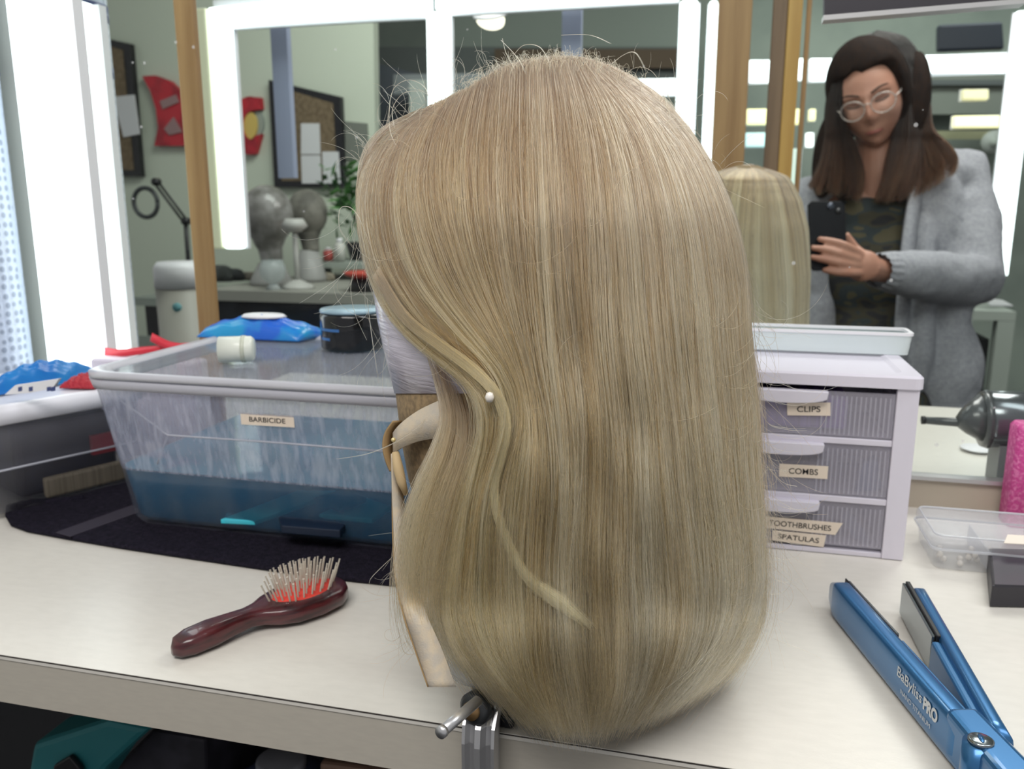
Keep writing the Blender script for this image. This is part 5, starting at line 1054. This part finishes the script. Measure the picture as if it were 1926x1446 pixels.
# clothing
bm = bmesh.new()
for c, rr_ in ((atD(1640, 412, 2.105), (.178, .062, .105)), (atD(1640, 500, 2.11), (.162, .19, .118)), (atD(1645, 640, 2.12), (.157, .19, .118)), (atD(1648, 780, 2.12), (.172, .17, .122))):
    bmesh.ops.create_icosphere(bm, subdivisions=4, radius=1, matrix=Matrix.Translation(c) @ Rm.to_4x4() @ Matrix.Diagonal((rr_[0], rr_[1], rr_[2], 1)))
tp = frombm('camouflage_top', bm, CM, wo, True); remesh(tp, .008, 8)
for pth in ([atD(1640, 800, 2.135), atD(1600, 950, 2.16), atD(1600, 1180, 2.2), atD(1605, 1480, 2.25)], [atD(1695, 800, 2.135), atD(1720, 950, 2.18), atD(1715, 1180, 2.24), atD(1712, 1480, 2.3)]):
    tube('trouser_leg', pth, [.125, .10, .075, .065], mat('dark_trouser', (38, 38, 44), .8), wo, 20)
bm = bmesh.new()
addtube(bm, [atD(1722, 318, 2.06), SH+Vector((0, -.01, .0)), EL.lerp(SH, .55)+RT*.012, EL+RT*.004, EL.lerp(WR, .33), EL.lerp(WR, .72), EL.lerp(WR, .93)], [.058, .078, .080, .072, .062, .050, .040], 22)
for c, rr_, rz in ((atD(1775, 335, 2.09), (.085, .055, .08), -.5), (atD(1752, 420, 2.08), (.072, .16, .098), .05), (atD(1760, 560, 2.09), (.082, .18, .10), 0), (atD(1765, 700, 2.09), (.094, .17, .11), -.05), (atD(1768, 820, 2.09), (.10, .14, .11), 0), (atD(1728, 352, 2.03), (.040, .085, .045), .15), (atD(1728, 470, 2.02), (.034, .13, .05), -.1), (atD(1722, 620, 2.02), (.040, .16, .055), 0), (atD(1520, 480, 2.12), (.055, .20, .09), .05), (atD(1535, 370, 2.13), (.07, .055, .08), .5), (atD(1525, 640, 2.12), (.06, .2, .09), 0), (atD(1640, 420, 2.20), (.19, .16, .05), 0), (atD(1650, 640, 2.21), (.19, .26, .05), 0)):
    bmesh.ops.create_icosphere(bm, subdivisions=4, radius=1, matrix=Matrix.Translation(c) @ Rm.to_4x4() @ Matrix.Rotation(rz, 4, 'Z') @ Matrix.Diagonal((rr_[0], rr_[1], rr_[2], 1)))
cg = frombm('cardigan', bm, KN, wo, True); remesh(cg, .007, 9)
dm = cg.modifiers.new('folds', 'DISPLACE'); tx = bpy.data.textures.new('folds', 'CLOUDS'); tx.noise_scale = .09; dm.texture = tx; dm.strength = .016; dm.mid_level = .5
vs, fs = [], []; A_, B2_ = EL.lerp(WR, .90), EL.lerp(WR, 1.0); fr2 = frames([A_, A_.lerp(B2_, .5), B2_]); nn = 64
for i, (p, a, b) in enumerate(fr2):
    for k in range(nn):
        an = 2*math.pi*k/nn; rr_ = (.041, .039, .035)[i]+.0015*math.cos(16*an); vs.append(p+a*math.cos(an)*rr_+b*math.sin(an)*rr_)
for i in range(2):
    for k in range(nn): fs.append((i*nn+k, i*nn+(k+1) % nn, (i+1)*nn+(k+1) % nn, (i+1)*nn+k))
mesh('ribbed_cuff', vs, fs, KN, cg, True)
ribbon('front_band', [atD(1728, 330, 2.0), atD(1716, 400, 1.975), atD(1706, 480, 1.965), atD(1700, 560, 1.965), atD(1692, 680, 1.97), atD(1690, 780, 1.98)], [rv(26, 2.0, .01)], .010, KN, cg)
# hair of the woman
HBR = hairmat('brown_hair', [[(0, (10, 7, 6)), (.5, (18, 11, 9)), (1, (40, 25, 18))], [(0, (26, 18, 15)), (.6, (44, 28, 20)), (1, (104, 70, 46))]], .5); [n for n in HBR.node_tree.nodes if n.type == 'BSDF_HAIR_PRINCIPLED'][0].inputs['IOR'].default_value = 1.3
WL = guideset([
 [(1644,60),(1605,78),(1578,115),(1562,180),(1555,250),(1540,310),(1519,352)],
 [(1642,62),(1602,84),(1577,125),(1566,190),(1562,260),(1552,320),(1535,368)],
 [(1638,70),(1604,94),(1581,140),(1571,200),(1574,260),(1575,320),(1568,372)],
 [(1634,80),(1606,102),(1588,145),(1580,205),(1592,262),(1602,320),(1598,380)],
 [(1634,84),(1608,106),(1590,150),(1586,215),(1606,272),(1622,330),(1618,385)]], K)
WR_ = guideset([
 [(1640,70),(1662,104),(1684,150),(1690,200),(1680,255),(1664,305),(1655,345),(1640,380)],
 [(1642,64),(1678,95),(1700,145),(1706,200),(1700,262),(1690,315),(1680,350),(1668,385)],
 [(1645,60),(1692,82),(1718,135),(1728,200),(1730,262),(1722,315),(1712,350),(1700,382)],
 [(1648,58),(1700,74),(1730,125),(1741,190),(1744,245),(1762,280),(1775,310),(1765,350)],
 [(1650,57),(1703,70),(1736,118),(1748,190),(1752,240),(1782,270),(1803,298),(1800,330)]], K)
def whair(n, seed, GS, dep, nm, tb):
    r = np.random.default_rng(seed); nc = 70; cs = r.random(nc)*(GS.shape[0]-1); c = r.integers(0, nc, n)
    XY = lerpguides(GS, np.clip(cs[c]+r.normal(0, .10, n), 0, GS.shape[0]-1.001)); XY, tt = retime(XY, r.random(n)*.03, 1-.12*r.random(n)**2-.1*r.random(nc)[c])
    x = XY[..., 0]+(3.5*np.sin(tt*9+cs[c][:, None]*2)+2*r.normal(0, 1, (n, 1)))*tt; y = XY[..., 1]
    return curves(nm, unproj(x, y, dep(x, y, tt)+r.random((n, 1))*.035), r.uniform(.0005, .0009, n), tb+.2*r.normal(0, 1, nc)[c]+.12*r.normal(0, 1, n), HBR, wo)
def wdep(x, y, t): return np.interp(y, [55, 75, 110, 180, 260, 380], [1.985, 1.925, 1.905, 1.925, 1.955, 1.955])+.000035*np.clip(x-1635, -95, 95)**2*np.interp(y, [60, 250, 380], [.5, .10, .0])-.035*np.clip((x-1735)/40, 0, 1)
whair(2600, 1, WL, wdep, 'left_hair', .25); whair(4200, 2, WR_, wdep, 'right_hair', .25)
bm = bmesh.new()
for c, r3, rz in ((hp(0, .024, -.024), (.094, .122, .098), 0), (atD(1714, 200, 2.03), (.040, .135, .055), -.10), (atD(1574, 200, 2.04), (.024, .12, .05), -.1), (atD(1750, 285, 2.01), (.030, .026, .018), .9), (atD(1708, 305, 2.02), (.045, .09, .035), .2), (atD(1556, 290, 2.03), (.032, .11, .04), -.15), (atD(1590, 335, 2.0), (.040, .055, .028), 0), (atD(1672, 345, 2.02), (.030, .050, .025), 0)):
    bmesh.ops.create_icosphere(bm, subdivisions=4, radius=1, matrix=Matrix.Translation(c) @ (HM.to_4x4() if c == hp(0, .024, -.024) else Rm.to_4x4()) @ Matrix.Rotation(rz, 4, 'Z') @ Matrix.Diagonal((r3[0], r3[1], r3[2], 1)))
# keep the face free: pull back anything of the cap before the face plane
inv = HM.inverted()
for v in bm.verts:
    q = inv @ (v.co-hc_)
    if q.z > .020 and abs(q.x) < .075 and q.y < .078 and q.y > -.12: q.z = .020; v.co = hc_+HM @ q
hm_ = frombm('hair_mass', bm, mat('brown_hair_mass', (24, 17, 15), .8, spec=.1, noise=((40, 28, 22), (200, 200, 20), .4, .6)), wo, True); remesh(hm_, .006, 4)
# phone
ph = thing('phone', atD(1556, 440, PD), 'black phone with round camera lens held up in the woman\'s hand', 'phone')
q = [atD(x, y, PD+.003) for x, y in ((1521, 384), (1527, 378), (1583, 378), (1590, 385), (1594, 500), (1588, 507), (1532, 509), (1525, 502))]
prism('phone_case', q, FW*.010, mat('phone_black', (10, 10, 16), .35, spec=.2), ph, .002)
lathe('camera_lens', [(.0075, -.001), (.0075, .002), (.004, .0024)], atD(1562, 388, PD+.002), mat('lens_ring', (70, 74, 84), .15, .6), ph, 24, axis=-FW); lathe('camera_lens', [(.0065, -.001), (.0065, .0018)], atD(1577, 397, PD+.002), M['black'], ph, 24, axis=-FW)
